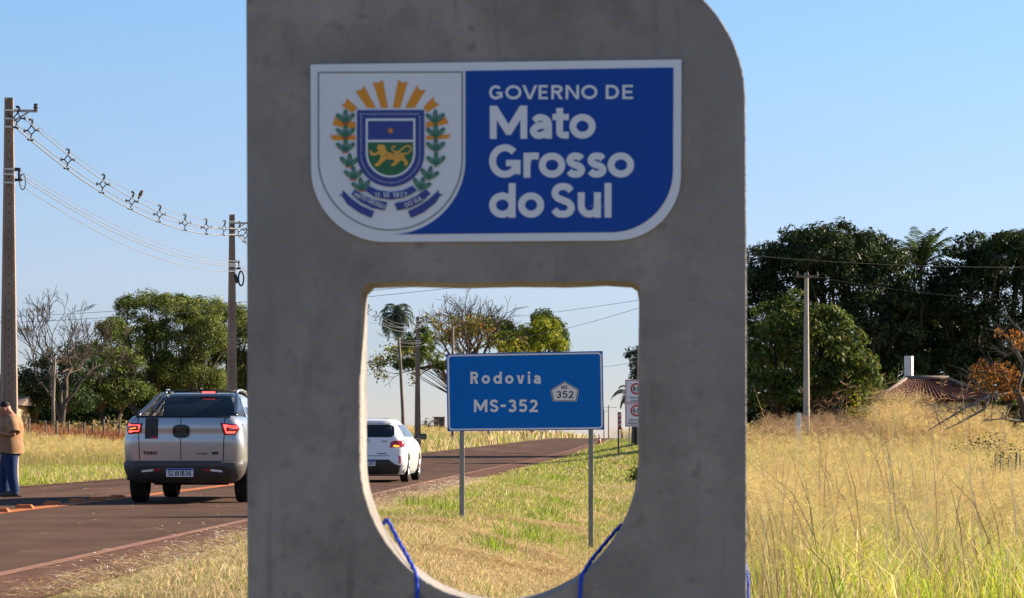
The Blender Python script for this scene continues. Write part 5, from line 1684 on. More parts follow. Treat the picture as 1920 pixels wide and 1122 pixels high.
def tree(name, label, X, D, lobes, trunk, leaf, n_clump, per, cols, w=None, clump_r=.7, m='foliage', bark='bark', group=None, leafsize=.2, aspect=.5, shell_=.55, trunks=1, spread=.5, cat='tree', twigs=1.0, gap=0.0, rough=.0):
    """lobes: (dx, dy, zc, rx, ry, rz) ellipsoids of the crown; trunk: (radius, height where it forks)"""
    zb = float(ground(X, D))
    t = thing(name, label, cat, (X, D, zb - .05), 0, group)
    vol = np.array([l[3] * l[4] + l[3] * l[5] for l in lobes])
    pick = RNG.choice(len(lobes), n_clump, p=vol / vol.sum())
    d = unit(n_clump)
    d[:, 2] = np.where(d[:, 2] < -.35, -d[:, 2] * .5, d[:, 2])
    lb = np.array(lobes)[pick]
    rad = shell_ + (1 - shell_) * RNG.random(n_clump) ** .6
    cc = lb[:, :3] + d * lb[:, 3:] * rad[:, None]
    inside = np.zeros(n_clump, bool)
    for l in lobes:
        q = (cc - np.array(l[:3])) / (np.array(l[3:]) * .55)
        inside |= (q ** 2).sum(1) < 1
    cc, d = cc[~inside], d[~inside]
    fr = 2.2 / max(.3, float(np.mean([l[3] for l in lobes])))
    ph = RNG.random(3) * 20
    g_ = np.sin(cc[:, 0] * fr * 2.1 + ph[0]) * np.sin(cc[:, 2] * fr * 2.4 + ph[1]) + .6 * np.sin(cc[:, 1] * fr * 2.9 + cc[:, 0] * fr * 3.3 + ph[2])
    if rough:
        cc = cc + d * (g_ * rough)[:, None]
    if gap:
        k_ = g_ < np.quantile(g_, 1 - gap)
        cc, d = cc[k_], d[k_]
    n = len(cc)
    # leaves
    tot = n * per
    ci = np.repeat(np.arange(n), per)
    cr = clump_r * (0.65 + .7 * RNG.random(n))
    ld = unit(tot)
    ld = ld + d[ci] * .55 + np.array([0, 0, .35])
    ld /= np.linalg.norm(ld, axis=1)[:, None]
    lr = RNG.random(tot) ** .45
    P_ = cc[ci] + ld * (cr[ci] * lr)[:, None] * np.array([1.1, 1.1, .85])
    nn = ld + unit(tot) * .75 + np.array([0, 0, .25])
    nn /= np.linalg.norm(nn, axis=1)[:, None]
    base = col_mix(tot, cols, w) * (1 + RNG.normal(size=(n, 1)) * .26)[ci]
    leaf_mesh('crown', t, P_, nn, leafsize * (.6 + .8 * RNG.random(tot)), aspect, base, M[m], .35)
    # wood
    tr, hf = trunk
    wood = MB()
    forks = []
    for k in range(trunks):
        ox = (k - (trunks - 1) / 2) * spread
        top = Vector((ox * 1.6 + random.uniform(-.3, .3), random.uniform(-.3, .3), hf))
        wood.path([(ox * .5, 0, -.3), (ox * .6 + random.uniform(-.1, .1), random.uniform(-.1, .1), hf * .5), top], [tr * 1.25, tr, tr * .8], 8)
        forks.append(top)
    step = max(1, int(n / (46 * twigs)))
    for i in range(0, n, step):
        p = Vector(cc[i])
        f = min(forks, key=lambda q: (q - p).length)
        mid = f.lerp(p, .5) + Vector((random.uniform(-.3, .3), random.uniform(-.3, .3), random.uniform(.1, .5)))
        wood.path([f, f.lerp(mid, .5) + Vector((0, 0, .15)), mid, p], [tr * .5, tr * .36, tr * .24, tr * .07], 5)
    wood.build('trunk', M[bark], t, 3.2)
    return t

def bare_tree(name, label, X, D, height, tr, seed, lean=0, levels=5, spread=.55, m='bark_pale', leaves=None, up=.25, zscale=1.0, fork=.28, part='branches', kids=(2, 3), xs=1.0, rmin=.012):
    """leafless tree by repeated forking; leaves = (count, size, colours) hung on the last twigs"""
    rg = random.Random(seed)
    zb = float(ground(X, D))
    t = thing(name, label, 'tree', (X, D, zb - .05))
    tm, bmx = MB(), MB()
    tips = []
    def grow(p, d, ln, r_, lv):
        pts, rd = [p], [r_]
        q, dd = p, d.copy()
        for k in range(4):
            dd = (dd + Vector((rg.uniform(-.16, .16), rg.uniform(-.16, .16), rg.uniform(-.04, .12)))).normalized()
            q = q + dd * ln / 4
            pts.append(q); rd.append(max(rmin, r_ * (1 - .22 * (k + 1) / 4)))
        (tm if lv == levels else bmx).path(pts, rd, 7 if lv > 2 else 4, cap=False)
        if lv == 0:
            tips.append((pts[-1], dd)); tips.append((pts[2], dd))
            return
        for c in range(rg.randint(*kids) + (1 if lv == levels else 0)):
            a = rg.uniform(0, 2 * math.pi)
            o = dd.orthogonal().normalized()
            o = Matrix.Rotation(a, 3, dd) @ o
            nd = (dd + o * spread * rg.uniform(.6, 1.35) + Vector((0, 0, up))).normalized()
            s_ = pts[-1] if c < 2 else pts[rg.choice((2, 3))]
            grow(s_, nd, ln * rg.uniform(.62, .86), rd[-1] * rg.uniform(.68, .92), lv - 1)
    grow(Vector((0, 0, -.1)), Vector((lean, 0, 1)).normalized(), height * fork, tr, levels)
    k_s = height / max(v.z for v in bmx.v)
    for mb_ in (tm, bmx):
        mb_.v = [Vector((v.x * k_s * xs, v.y * k_s, v.z * k_s)) for v in mb_.v]
    tips = [(Vector((q.x * k_s * xs, q.y * k_s, q.z * k_s)), d_) for q, d_ in tips]
    tm.build('trunk', M[m], t, 3.2)
    bmx.build(part, M[m], t, 3.2)
    if leaves:
        cnt_, size, cols, lo, hi = leaves
        tp = [q for q in tips if lo <= q[0].z <= hi]
        if tp:
            C0 = np.array([tp[rg.randrange(len(tp))][0] for _ in range(cnt_)])
            C0 = C0 + RNG.normal(size=C0.shape) * .28
            nn = unit(cnt_) + np.array([0, 0, .5]); nn /= np.linalg.norm(nn, axis=1)[:, None]
            leaf_mesh('foliage', t, C0, nn, size * (.6 + .8 * RNG.random(cnt_)), .55, col_mix(cnt_, cols), M['foliage'], .3)
    return t

def lobe(px, py, rpx, rpy, D, X0, zb, dy=0.0, depth=None):
    """crown ellipsoid from its outline in the photo at distance D"""
    k = F / D
    rx = rpx / k
    return ((px - 960) / k - X0, dy, CZ + (HOR - py) / k - zb, rx, depth or rx, rpy / k)

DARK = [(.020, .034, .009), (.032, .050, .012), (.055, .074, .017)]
MID = [(.048, .078, .014), (.075, .108, .019), (.115, .14, .026)]
OLIVE = [(.10, .135, .024), (.155, .18, .034), (.22, .19, .05), (.07, .105, .022)]
YELL = [(.24, .27, .02), (.34, .33, .025), (.17, .22, .02), (.44, .29, .025)]
RUST = [(.26, .105, .025), (.34, .15, .035), (.19, .07, .02)]

def place_tree(name, label, D, base_px, lobes_px, *a, **k):
    X = (base_px - 960) / F * D
    zb = float(ground(X, D)) - .05
    depth = k.pop('depth', None)
    return tree(name, label, X, D, [lobe(*l[:4], D, X, zb, l[4] if len(l) > 4 else 0.0, depth) for l in lobes_px], *a, **k)

# right: two great mango trees, palm, lighter tree before them
gm = 'mango trees behind the tiled house'
place_tree('mango_tree', 'huge dark mango tree with domed crown just right of the totem', 128, 1600,
           [(1480, 545, 100, 95), (1560, 520, 110, 90), (1630, 540, 95, 85), (1440, 600, 60, 90), (1590, 620, 130, 80), (1660, 600, 60, 90), (1400, 560, 60, 80), (1480, 700, 90, 70), (1600, 715, 90, 60), (1680, 700, 60, 60), (1500, 490, 65, 50, -1.2), (1560, 480, 60, 45, -1.2), (1620, 500, 55, 45, -1.2)], (.38, 2.2), None, 1250, 92, DARK, None, .62, 'mango', group=gm, rough=.25, gap=.06, leafsize=.24, aspect=.36, trunks=2, spread=1.2, shell_=.66, depth=3.4)
place_tree('mango_tree', 'huge dark mango tree spreading beyond the right picture edge', 130, 1850,
           [(1835, 560, 90, 110), (1910, 545, 110, 105), (1990, 560, 110, 110), (1870, 640, 120, 80), (1785, 610, 50, 100), (1960, 650, 110, 70), (1850, 720, 110, 60), (1780, 700, 60, 60), (1880, 500, 70, 55, -1.2), (1930, 490, 60, 48, -1.2)], (.38, 2.2), None, 1250, 92, DARK, None, .62, 'mango', group=gm, rough=.25, gap=.06, leafsize=.24, aspect=.36, trunks=2, spread=1.2, shell_=.66, depth=3.4)
place_tree('mango_tree', 'dark shaded mango tree filling the gap between the two domes', 138, 1735,
           [(1720, 600, 70, 85), (1760, 630, 70, 75), (1690, 650, 70, 60), (1800, 680, 80, 55)], (.3, 2.4), None, 800, 80, DARK, None, .62, 'mango', group=gm, rough=.25, gap=.06, leafsize=.24, aspect=.36, trunks=3, spread=1.1, shell_=.5, depth=3.0)
tree('mango_tree', 'dark mango tree added outside the frame on the right to shade the tiled house', 47, 118, [(0, 0, 8, 6, 5, 5.5), (-4, 1, 7, 4, 4, 4.5), (5, 2, 7, 5, 4, 5), (0, 0, 4.5, 6, 4, 3)], (.38, 2.2), None, 420, 60, DARK, None, .8, 'mango', group=gm, leafsize=.4, aspect=.4)  # unseen tree, added so that its shadow falls on the house roof
place_tree('broadleaf_tree', 'lighter green bushy tree standing behind the slender pole', 97, 1500,
           [(1490, 640, 85, 85), (1545, 660, 75, 75), (1450, 690, 65, 80), (1585, 715, 55, 60), (1520, 730, 100, 55), (1440, 740, 50, 50), (1600, 690, 30, 40)], (.16, 1.2), None, 640, 60, MID + [(.14, .10, .02)], [3, 4, 3, 1], .42, 'foliage', gap=.12, rough=.14, leafsize=.18, aspect=.55, trunks=2, spread=.8, shell_=.55, depth=2.0)

def palm(name, label, px, D, crown_py, base_z_py, tr, n_fr, ln, cols, seed, droop=1.0, trunk_mat='bark_pale', lean=0.0, crown_px=None, el0=-.35, el1=1.15, emin=-1.4):
    rg = random.Random(seed)
    X = (px - 960) / F * D
    zb = float(ground(X, D))
    h = CZ + (HOR - crown_py) / F * D - zb
    dx = ((crown_px or px) - px) / F * D
    t = thing(name, label, 'palm tree', (X, D, zb))
    MB().path([(0, 0, -.2), (dx * .15, 0, h * .3), (dx * .5, 0, h * .65), (dx, 0, h)], [tr * 1.3, tr, tr * .9, tr * .8], 9).build('trunk', M[trunk_mat], t, 3.2)
    fr_obj = []
    for k in range(n_fr):
        az = 2 * math.pi * (k * .382) + rg.uniform(-.2, .2)
        el = rg.uniform(el0, el1) if k > 3 else rg.uniform(.9, 1.35)
        L_ = ln * rg.uniform(.8, 1.1)
        hd_ = Vector((math.cos(az), math.sin(az), 0))
        pts = []
        p, e = Vector((dx, 0, h)), el
        for i in range(11):
            pts.append(p.copy())
            p = p + (hd_ * math.cos(e) + Vector((0, 0, math.sin(e)))) * L_ / 10
            if i >= 0: e = max(emin, e - droop * (.10 + .022 * i))
        V, Fc, T_ = [], [], []
        sidev = hd_.cross(Vector((0, 0, 1)))
        cbase = np.array(cols[rg.randrange(len(cols))])
        for i in range(11):
            for q in range(3):
                f = (i + q / 3) / 11
                a = pts[i].lerp(pts[min(i + 1, 10)], q / 3)
                for s in (-1, 1):
                    ll = L_ * .26 * math.sin(math.pi * min(1, .12 + f * .85)) * rg.uniform(.85, 1.1)
                    tan = (pts[min(i + 1, 10)] - pts[max(i - 1, 0)]).normalized()
                    tip = a + sidev * s * ll * .78 + tan * ll * .45 + Vector((0, 0, -ll * .42 * rg.uniform(.4, 1.3)))
                    mid = a.lerp(tip, .5) + Vector((0, 0, ll * .10))
                    b = len(V)
                    V += [a - tan * .026, a + tan * .026, mid + tan * .03, mid - tan * .03, tip]
                    Fc.append((b, b + 1, b + 2, b + 3)); Fc.append((b + 3, b + 2, b + 4))
                    c = cbase * rg.uniform(.75, 1.3)
                    T_ += [c] * 5
        q4 = np.array([f for f in Fc if len(f) == 4]); q3 = np.array([f for f in Fc if len(f) == 3])
        fo = np_obj('frond', np.array([tuple(v) for v in V]), q4, q3, M['foliage'], t, np.array(T_))
        MB().path(pts, [.03 - .0025 * i for i in range(11)], 5).build('rachis', M['bark_pale'], fo, 3.2)
    return t
palm('palm_tree', 'palm crown rising between the two great mango domes', 1727, 128, 500, 0, .10, 26, 2.5, [(.05, .085, .02), (.07, .10, .03), (.04, .065, .02)], 3, .5, trunk_mat='bark', el0=.35, el1=1.35)
palm('palm_tree', 'tall slim palm left of the road sign with shaggy drooping crown', 757, 148, 590, 0, .11, 26, 1.65, [(.045, .075, .045), (.065, .09, .055), (.09, .10, .06)], 8, 1.5, crown_px=744, el0=-.7, el1=1.0)
palm('palm_tree', 'small grey-green palm behind the speed limit sign', 1188, 140, 745, 0, .12, 16, 1.5, [(.09, .11, .055), (.12, .13, .07)], 21, 1.2)
tp_ = place_tree('broadleaf_tree', 'slim grey-green tree above the speed limit sign at the opening edge', 125, 1194, [(1188, 672, 12, 22), (1196, 700, 14, 30), (1204, 680, 14, 30), (1182, 745, 9, 14), (1206, 740, 20, 34)], (.10, 2.4), None, 90, 30, [(.07, .09, .04), (.10, .11, .05), (.13, .12, .06)], None, .24, 'foliage', leafsize=.15, depth=.6)

# left tree belt
gl_ = 'trees of the belt beyond the left field'
place_tree('belt_tree', 'tallest olive-green tree of the left belt, above the pickup', 122, 300,
           [(270, 580, 42, 28), (320, 585, 50, 32), (255, 640, 55, 55), (320, 650, 80, 60), (380, 640, 55, 60), (290, 700, 90, 50), (350, 720, 80, 50)], (.22, 2.2), None, 760, 130, OLIVE, [3, 3, 1.4, 2], .48, 'foliage', group=gl_, gap=.27, rough=.22, leafsize=.125, aspect=.45, trunks=3, spread=1.0, shell_=.55, depth=2.2)
place_tree('belt_tree', 'round olive tree of the left belt behind the second power pole', 126, 400,
           [(385, 590, 42, 26), (425, 610, 50, 36), (460, 640, 60, 50), (410, 680, 70, 55), (470, 720, 60, 50), (520, 660, 60, 60)], (.22, 2.0), None, 700, 130, OLIVE, [3, 3, 1.8, 2], .48, 'foliage', group=gl_, gap=.27, rough=.22, leafsize=.125, aspect=.45, trunks=2, spread=1.0, shell_=.55, depth=2.2)
place_tree('belt_tree', 'mid-height tree of the left belt right of the bare tree', 118, 205,
           [(208, 625, 28, 26), (190, 680, 45, 45), (225, 690, 45, 45), (170, 735, 60, 40), (230, 745, 60, 36)], (.16, 1.6), None, 420, 95, MID + OLIVE[:2], None, .40, 'foliage', group=gl_, gap=.27, rough=.22, leafsize=.125, aspect=.45, trunks=2, spread=.7, shell_=.5, depth=1.7)
place_tree('belt_tree', 'low dark bushy tree of the left belt beside the thick pole', 114, 85,
           [(70, 725, 38, 45), (110, 700, 40, 45), (150, 690, 35, 50), (60, 765, 40, 30), (120, 755, 60, 36), (10, 740, 40, 40)], (.14, 1.2), None, 420, 95, [(.022, .045, .012), (.034, .060, .016), (.050, .078, .02)], None, .46, 'foliage', group=gl_, gap=.27, rough=.22, leafsize=.125, aspect=.45, trunks=2, spread=.7, shell_=.45, depth=1.7)
bare_tree('bare_tree', 'tall leafless grey tree standing before the left belt', (108 - 960) / F * 108, 108, 7.3, .14, 5, 0.06, 7, .62, 'bark', None, .12, fork=.29, xs=1.1)
X_ = (101 - 960) / F * 104
o = thing('dead_trunk', 'thin pale dead trunk standing upright before the left belt', 'tree trunk', (X_, 104, float(ground(X_, 104))))
hh_ = CZ + (HOR - 672) / F * 104 - o.location.z
MB().path([(0, 0, -.2), (-.03, 0, hh_ * .5), (.06, 0, hh_)], [.09, .075, .04], 8).build('trunk', M['bark_pale'], o, 3.2)
MB().path([(.0, 0, hh_ * .7), (.18, 0, hh_ * .86)], [.03, .012], 6).build('branch_stub', M['bark_pale'], o, 3.2)

# centre: half-bare tree, yellow-green tree, leaning branchy tree
bare_tree('bare_tree', 'wide half-bare tree with last yellow leaves behind the blue sign', (908 - 960) / F * 268, 268, 17.0, .40, 14, 0.06, 7, .72, 'bark', (2200, .34, OLIVE + YELL + [(.25, .15, .03)], 6.0, 11.0), .05, fork=.26, kids=(2, 3), xs=1.35, rmin=.016)
bare_tree('bare_tree', 'smaller bare tree with orange tips above the left corner of the blue sign', (868 - 960) / F * 255, 255, 15.6, .28, 23, -.03, 6, .50, 'bark', (1500, .32, OLIVE + [(.30, .14, .04), (.24, .13, .03)], 6.0, 13.0), .14, fork=.32)
place_tree('broadleaf_tree', 'yellow-green rounded tree behind the blue sign', 310, 990,
           [(985, 632, 32, 20), (1015, 612, 22, 18), (1035, 628, 22, 22), (960, 648, 36, 20), (1046, 650, 16, 18), (1000, 655, 44, 24), (935, 640, 24, 14), (1000, 690, 60, 30)], (.3, 4.5), None, 420, 70, YELL, [4, 2, 4, .6], .8, 'foliage', gap=.42, rough=.75, leafsize=.32, aspect=.5, trunks=2, spread=1.4, shell_=.5, depth=3.2)
place_tree('broadleaf_tree', 'dark tree peeking out behind the yellow-green rounded tree', 322, 1010, [(1020, 607, 24, 20), (1040, 630, 20, 25), (930, 620, 30, 18), (1000, 650, 60, 30)], (.3, 4.5), None, 260, 60, MID, None, .8, 'foliage', leafsize=.36, depth=3)
place_tree('broadleaf_tree', 'leafy tree between the tall palm and the blue sign', 218, 868,
           [(790, 640, 26, 22), (765, 650, 16, 18), (800, 670, 22, 22), (770, 690, 22, 16), (835, 690, 24, 14), (752, 690, 10, 12)], (.17, 3.4), None, 200, 52, OLIVE[:2] + MID, None, .42, 'foliage', gap=.3, rough=.2, leafsize=.25, aspect=.5, trunks=1, shell_=.45, depth=1.6, twigs=.45)

# right edge: half-dead tree with rust leaves, its limbs sunk in the grass
dD = 78.0
dX = (1935 - 960) / F * dD
dzb = float(ground(dX, dD))
dt = thing('half_dead_tree', 'half-dead tree with rust-orange leaves and grey limbs leaning into the grass', 'tree', (dX, dD, dzb))
LP = lambda px, py, dy=0: P(px, py, dD + dy) - Vector((dX, dD, dzb))
MB().path([LP(1945, 830), LP(1925, 780), LP(1905, 730), LP(1930, 660)], [.16, .14, .11, .07], 8).build('trunk', M['bark'], dt, 3.2)
for pts_, r0 in (([LP(1905, 735), LP(1858, 742, -.4), LP(1815, 762, -.8), LP(1778, 785, -1), LP(1742, 806, -1.2)], .075), ([LP(1858, 742, -.4), LP(1845, 768, -.6), LP(1805, 790, -.8), LP(1772, 806, -1)], .055), ([LP(1845, 735, -.3), LP(1830, 720, -.3), LP(1820, 700, -.2)], .035),
                 ([LP(1925, 700), LP(1895, 640), LP(1880, 625), LP(1873, 632)], .05), ([LP(1920, 680), LP(1905, 655), LP(1890, 668), LP(1880, 662)], .035), ([LP(1930, 660), LP(1915, 620), LP(1900, 605)], .04), ([LP(1925, 790), LP(1880, 785, -.5), LP(1840, 790, -.8)], .05), ([LP(1905, 735), LP(1880, 700), LP(1850, 690)], .045)):
    MB().path(pts_, [r0 * (1 - .75 * i / (len(pts_) - 1)) for i in range(len(pts_))], 6).build('limb', M['bark_pale'], dt, 3.2)
    for q in range(16):
        k_ = random.randrange(1, len(pts_))
        a = pts_[k_ - 1].lerp(pts_[k_], random.random())
        b = a + Vector((random.uniform(-.8, .5), random.uniform(-.3, .3), random.uniform(-.05, .75)))
        MB().path([a, a.lerp(b, .5) + Vector((0, 0, .05)), b], [.016, .011, .004], 4).build('twig', M['bark_pale'], dt)
cl = [(1850, 700, 30, 22), (1870, 715, 34, 20), (1888, 700, 26, 20), (1900, 632, 14, 12), (1875, 625, 10, 8), (1915, 640, 16, 16), (1835, 728, 14, 9), (1890, 735, 28, 14)]
CC = []
for px, py, rx, ry in cl:
    for _ in range(int(rx * ry * .34)):
        u = unit(1)[0]
        rr_ = random.random() ** .4 * 1.25
        CC.append(LP(px + u[0] * rx * rr_, py + u[2] * ry * rr_, u[1] * .6))
CC = np.array([tuple(c) for c in CC])
nn = unit(len(CC)) + np.array([0, 0, .3]); nn /= np.linalg.norm(nn, axis=1)[:, None]
leaf_mesh('foliage', dt, CC, nn, .13 * (.6 + .8 * RNG.random(len(CC))), .6, col_mix(len(CC), RUST + [(.14, .11, .03)], [3, 3, 2, 1]), M['foliage'], .2)

def shrub(name, label, px, D, w, h, cols, n=1400, ls=.09, group=None):
    X = (px - 960) / F * D
    zb = float(ground(X, D))
    t = thing(name, label, 'shrub', (X, D, zb), 0, group)
    u = unit(n)
    u[:, 2] = np.abs(u[:, 2])
    r_ = RNG.random(n) ** .4 * (1 + .25 * np.sin(u[:, 0] * 7 + u[:, 1] * 5))
    C0 = u * r_[:, None] * np.array([w / 2, w / 2, h]) + np.array([0, 0, .05])
    nn = u + unit(n) * .7; nn /= np.linalg.norm(nn, axis=1)[:, None]
    leaf_mesh('foliage', t, C0, nn, ls * (.6 + .8 * RNG.random(n)), .5, col_mix(n, cols), M['foliage'])
    wd = MB()
    for k in range(9):
        a = C0[random.randrange(n)]
        wd.path([(0, 0, -.05), tuple(a * .5 + np.array([0, 0, .05])), tuple(a)], [.016, .011, .004], 4)
    wd.build('stem', M['bark'], t)
    return t
shrub('shrub', 'dark low shrub at the right lip of the opening throwing a long shadow', 1203, 64, .75, .42, MID, 900, .07)
shrub('shrub', 'dark green shrub behind the leaning stakes at the right edge', 1893, 53, 1.5, .95, MID + DARK, 2200, .08)
shrub('shrub', 'bright leafy weed clump before the tiled roof', 1690, 90, 1.6, 1.1, OLIVE + YELL[:1], 1500, .10)
shrub('shrub', 'dark bush beside the white pillar above the tiled roof', 1680, 112, 1.5, 3.3, DARK, 1500, .2)
shrub('shrub', 'yellow-leaved bush at the right foot of the lighter bushy tree', 1610, 95, 1.6, 2.2, YELL + MID, 1300, .15)
shrub('shrub', 'pale green sapling in front of the house wall', 1716, 94, 1.0, 1.9, YELL[:2] + OLIVE, 700, .12)
shrub('shrub', 'grey-brown scrub round the tiny far building', 805, 330, 4.5, 2.4, [(.11, .09, .05), (.09, .08, .04)], 900, .35)
shrub('shrub', 'dark bush left of the half-dead tree, low in the grass', 1850, 70, 2.2, 1.0, [(.06, .07, .02), (.09, .08, .03), (.13, .10, .04)], 1500, .10)

# far-off tree line round the horizon
def treeline(name, D0, x0, x1, hgt, n, cols, ls):
    dd = 12 if D0 > 150 else 3
    X = RNG.uniform(x0, x1, n)
    D = D0 + RNG.uniform(-dd, dd, n)
    env = hgt * ((.45 if D0 > 150 else .85) + .35 * np.sin(X * .11 + 1) * np.sin(X * .043) + .2 * np.sin(X * .31))
    z = ground(X, D) + np.abs(env) * RNG.random(n) ** .6
    nn = unit(n) + np.array([0, -.3, .5]); nn /= np.linalg.norm(nn, axis=1)[:, None]
    o = leaf_mesh(name, None, np.stack([X, D, z], 1), nn, ls * (.6 + .8 * RNG.random(n)), .7, col_mix(n, cols), M['foliage'])
    return tag(o, kind='stuff')
treeline('distant_woods', 210, -95, -14, 4.5, 9000, MID + OLIVE[:2], .7)
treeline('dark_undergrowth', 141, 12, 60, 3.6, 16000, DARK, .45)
treeline('dark_undergrowth', 128, -34, -12.5, 3.3, 16000, [(.022, .040, .010), (.034, .056, .014), (.055, .075, .018)], .26)  # shade under the left belt is put into these dark leaf colours
treeline('distant_woods', 190, 24, 110, 7.0, 9000, DARK + MID, .7)

# ------------------------------------------------------------------ grass
def blades(X, D, h, w, az, lean, cols, bend=.5):
    """curved tapering blades: 5 vertices, one quad and one tip"""
    n = len(X)
    z = ground(X, D)
    base = np.stack([X, D, z - .01], 1)
    la = np.stack([np.cos(az), np.sin(az), np.zeros(n)], 1)
    fa = RNG.uniform(0, 2 * np.pi, n)
    wd = np.stack([np.cos(fa), np.sin(fa) * .6, np.zeros(n)], 1) * (w / 2)[:, None]
    mid = base + la * (lean * h * .32)[:, None] + np.array([0, 0, 1]) * (h * .58)[:, None]
    tipz = h * (1 - bend * lean ** 2 * .55)
    tip = base + la * (lean * h)[:, None] + np.array([0, 0, 1]) * np.maximum(tipz, .02)[:, None]
    V = np.stack([base - wd, base + wd, mid + wd * .8, mid - wd * .8, tip], 1).reshape(-1, 3)
    i = np.arange(n) * 5
    return V, np.stack([i, i + 1, i + 2, i + 3], 1), np.stack([i + 3, i + 2, i + 4], 1), np.repeat(cols, 5, 0)

def scatter(n, d0, d1, xa, xb, power=1.0):
    D = d0 + (d1 - d0) * RNG.random(n) ** power
    a, b = xa(D), xb(D)
    return a + (b - a) * RNG.random(n), D

def field(name, parts, m):
    Vs, Qs, Ts, Cs, off = [], [], [], [], 0
    for V, q, t, c in parts:
        Vs.append(V); Qs.append(q + off); Ts.append(t + off); Cs.append(c); off += len(V)
    return tag(np_obj(name, np.concatenate(Vs), np.concatenate(Qs), np.concatenate(Ts), M[m], None, np.concatenate(Cs)), kind='stuff')

GREEN = [(.21, .30, .028), (.28, .35, .036), (.16, .24, .026), (.34, .36, .05)]
STRAW = [(.52, .38, .17), (.64, .49, .25), (.38, .25, .11), (.72, .58, .33)]
_LAT = RNG.random((64, 64))
def _vn(x, y):
    xi, yi = np.floor(x).astype(int), np.floor(y).astype(int)
    fx, fy = x - xi, y - yi
    fx, fy = fx * fx * (3 - 2 * fx), fy * fy * (3 - 2 * fy)
    g = lambda i, j: _LAT[i % 64, j % 64]
    return (g(xi, yi) * (1 - fx) + g(xi + 1, yi) * fx) * (1 - fy) + (g(xi, yi + 1) * (1 - fx) + g(xi + 1, yi + 1) * fx) * fy
def patchy(X, D, s=1.0, ph=0.0):
    """irregular patches, 0..1"""
    v = .55 * _vn(X * 1.1 * s + ph * 7, D * .55 * s + ph * 3) + .3 * _vn(X * 2.7 * s + 9, D * 1.4 * s + ph * 5) + .15 * _vn(X * 6 * s, D * 3.4 * s + ph)
    return np.clip((v - .5) * 1.7 + .5, 0, 1)

def mown(n, d0, d1, off0, width, hmin, hmax, w, straw, power=1.0, ph=0.0):
    X, D = scatter(n, d0, d1, lambda d: XR(d) + off0, lambda d: np.maximum(XR(d) + off0 + width, .058 * d + .35), power)
    pv = patchy(X, D, 1.0, ph)
    edge = sm(0.0, .9, X - XR(D) - off0)
    isst = RNG.random(n) < np.clip(straw + .75 * (pv - .5) + .35 * (1 - edge) + .30 * (1 - sm(24, 29, D)), 0.05, .97)
    cols = np.where(isst[:, None], col_mix(n, STRAW), col_mix(n, GREEN))
    h = RNG.uniform(hmin, hmax, n) * (.55 + .75 * (1 - pv)) * (.45 + .55 * edge)
    keep = RNG.random(n) < (.25 + .75 * edge)
    lean = np.where(isst, RNG.uniform(.5, 1.35, n), RNG.uniform(.1, .9, n))
    V = blades(X[keep], D[keep], h[keep], np.full(keep.sum(), w) * RNG.uniform(.6, 1.3, keep.sum()), RNG.uniform(0, 6.28, keep.sum()), lean[keep], cols[keep])
    return V
parts = [mown(130000, 15, 34, .42, 5.5, .03, .11, .0055, .74, .75), mown(75000, 34, 62, .42, 5.3, .035, .12, .010, .64), mown(40000, 60, 130, .6, 6, .05, .15, .022, .50), mown(14000, 130, 260, .4, 8, .10, .22, .05, .40)]
field('mown_grass', parts, 'grass')
# thatch lying flat on the verge
n = 110000
X, D = scatter(n, 15, 45, lambda d: XR(d) + .36, lambda d: np.maximum(XR(d) + 5.8, .058 * d + .35), .8)
pv = patchy(X, D, 1.0, 0)
k = RNG.random(n) < np.clip(.30 + 1.1 * (pv - .4) + .5 * (1 - sm(24, 29, D)), .08, 1)
X, D = X[k], D[k]
V = blades(X, D, RNG.uniform(.06, .2, len(X)), RNG.uniform(.003, .008, len(X)), RNG.uniform(0, 6.28, len(X)), RNG.uniform(1.2, 1.4, len(X)), col_mix(len(X), STRAW), 1.0)
V[0][2::5, 2] -= .0; 
vv = V[0].reshape(-1, 5, 3)
gz = ground(vv[:, :, 0], vv[:, :, 1])
vv[:, :, 2] = gz + .012 + .25 * (vv[:, :, 2] - gz)
field('dry_thatch', [(vv.reshape(-1, 3), V[1], V[2], V[3])], 'straw')
n = 16000
u = RNG.random(n)
row = RNG.integers(0, 4, n)
ax_, ad_ = np.array([-1.75, -.45, -.9, -.2])[row], np.array([28.6, 28.2, 23.6, 33.0])[row]
bx2, bd2 = np.array([-.75, .55, .6, 1.2])[row], np.array([29.3, 26.6, 24.4, 36.0])[row]
X = ax_ + (bx2 - ax_) * u + RNG.normal(size=n) * .07
D = ad_ + (bd2 - ad_) * u + RNG.normal(size=n) * .22
V = blades(X, D, RNG.uniform(.06, .2, n), RNG.uniform(.003, .007, n), RNG.uniform(0, 6.28, n), RNG.uniform(.9, 1.4, n), col_mix(n, STRAW + [(.24, .15, .07)]), 1.0)
vv = V[0].reshape(-1, 5, 3)
gz = ground(vv[:, :, 0], vv[:, :, 1])
vv[:, :, 2] = gz + .01 + RNG.uniform(0, .05, n)[:, None] + .3 * (vv[:, :, 2] - gz)
field('cut_grass_heaps', [(vv.reshape(-1, 3), V[1], V[2], V[3])], 'straw')
# green tufts in the verge
tX, tD = np.array([.0, .35, -.9, -1.4, .6, .9, -.8, -2.1, .3, 1.2, -.2]), np.array([29.2, 30.1, 33, 35, 38, 44, 40, 22.5, 52, 60, 26])
n = 1500
ti = RNG.integers(0, len(tX), n)
X, D = tX[ti] + RNG.normal(size=n) * .13, tD[ti] + RNG.normal(size=n) * .2
az = np.arctan2(D - tD[ti], X - tX[ti])
field('grass_tufts', [blades(X, D, RNG.uniform(.08, .26, n), RNG.uniform(.007, .012, n), az, RNG.uniform(.2, 1.0, n), col_mix(n, GREEN[:3]))], 'grass')
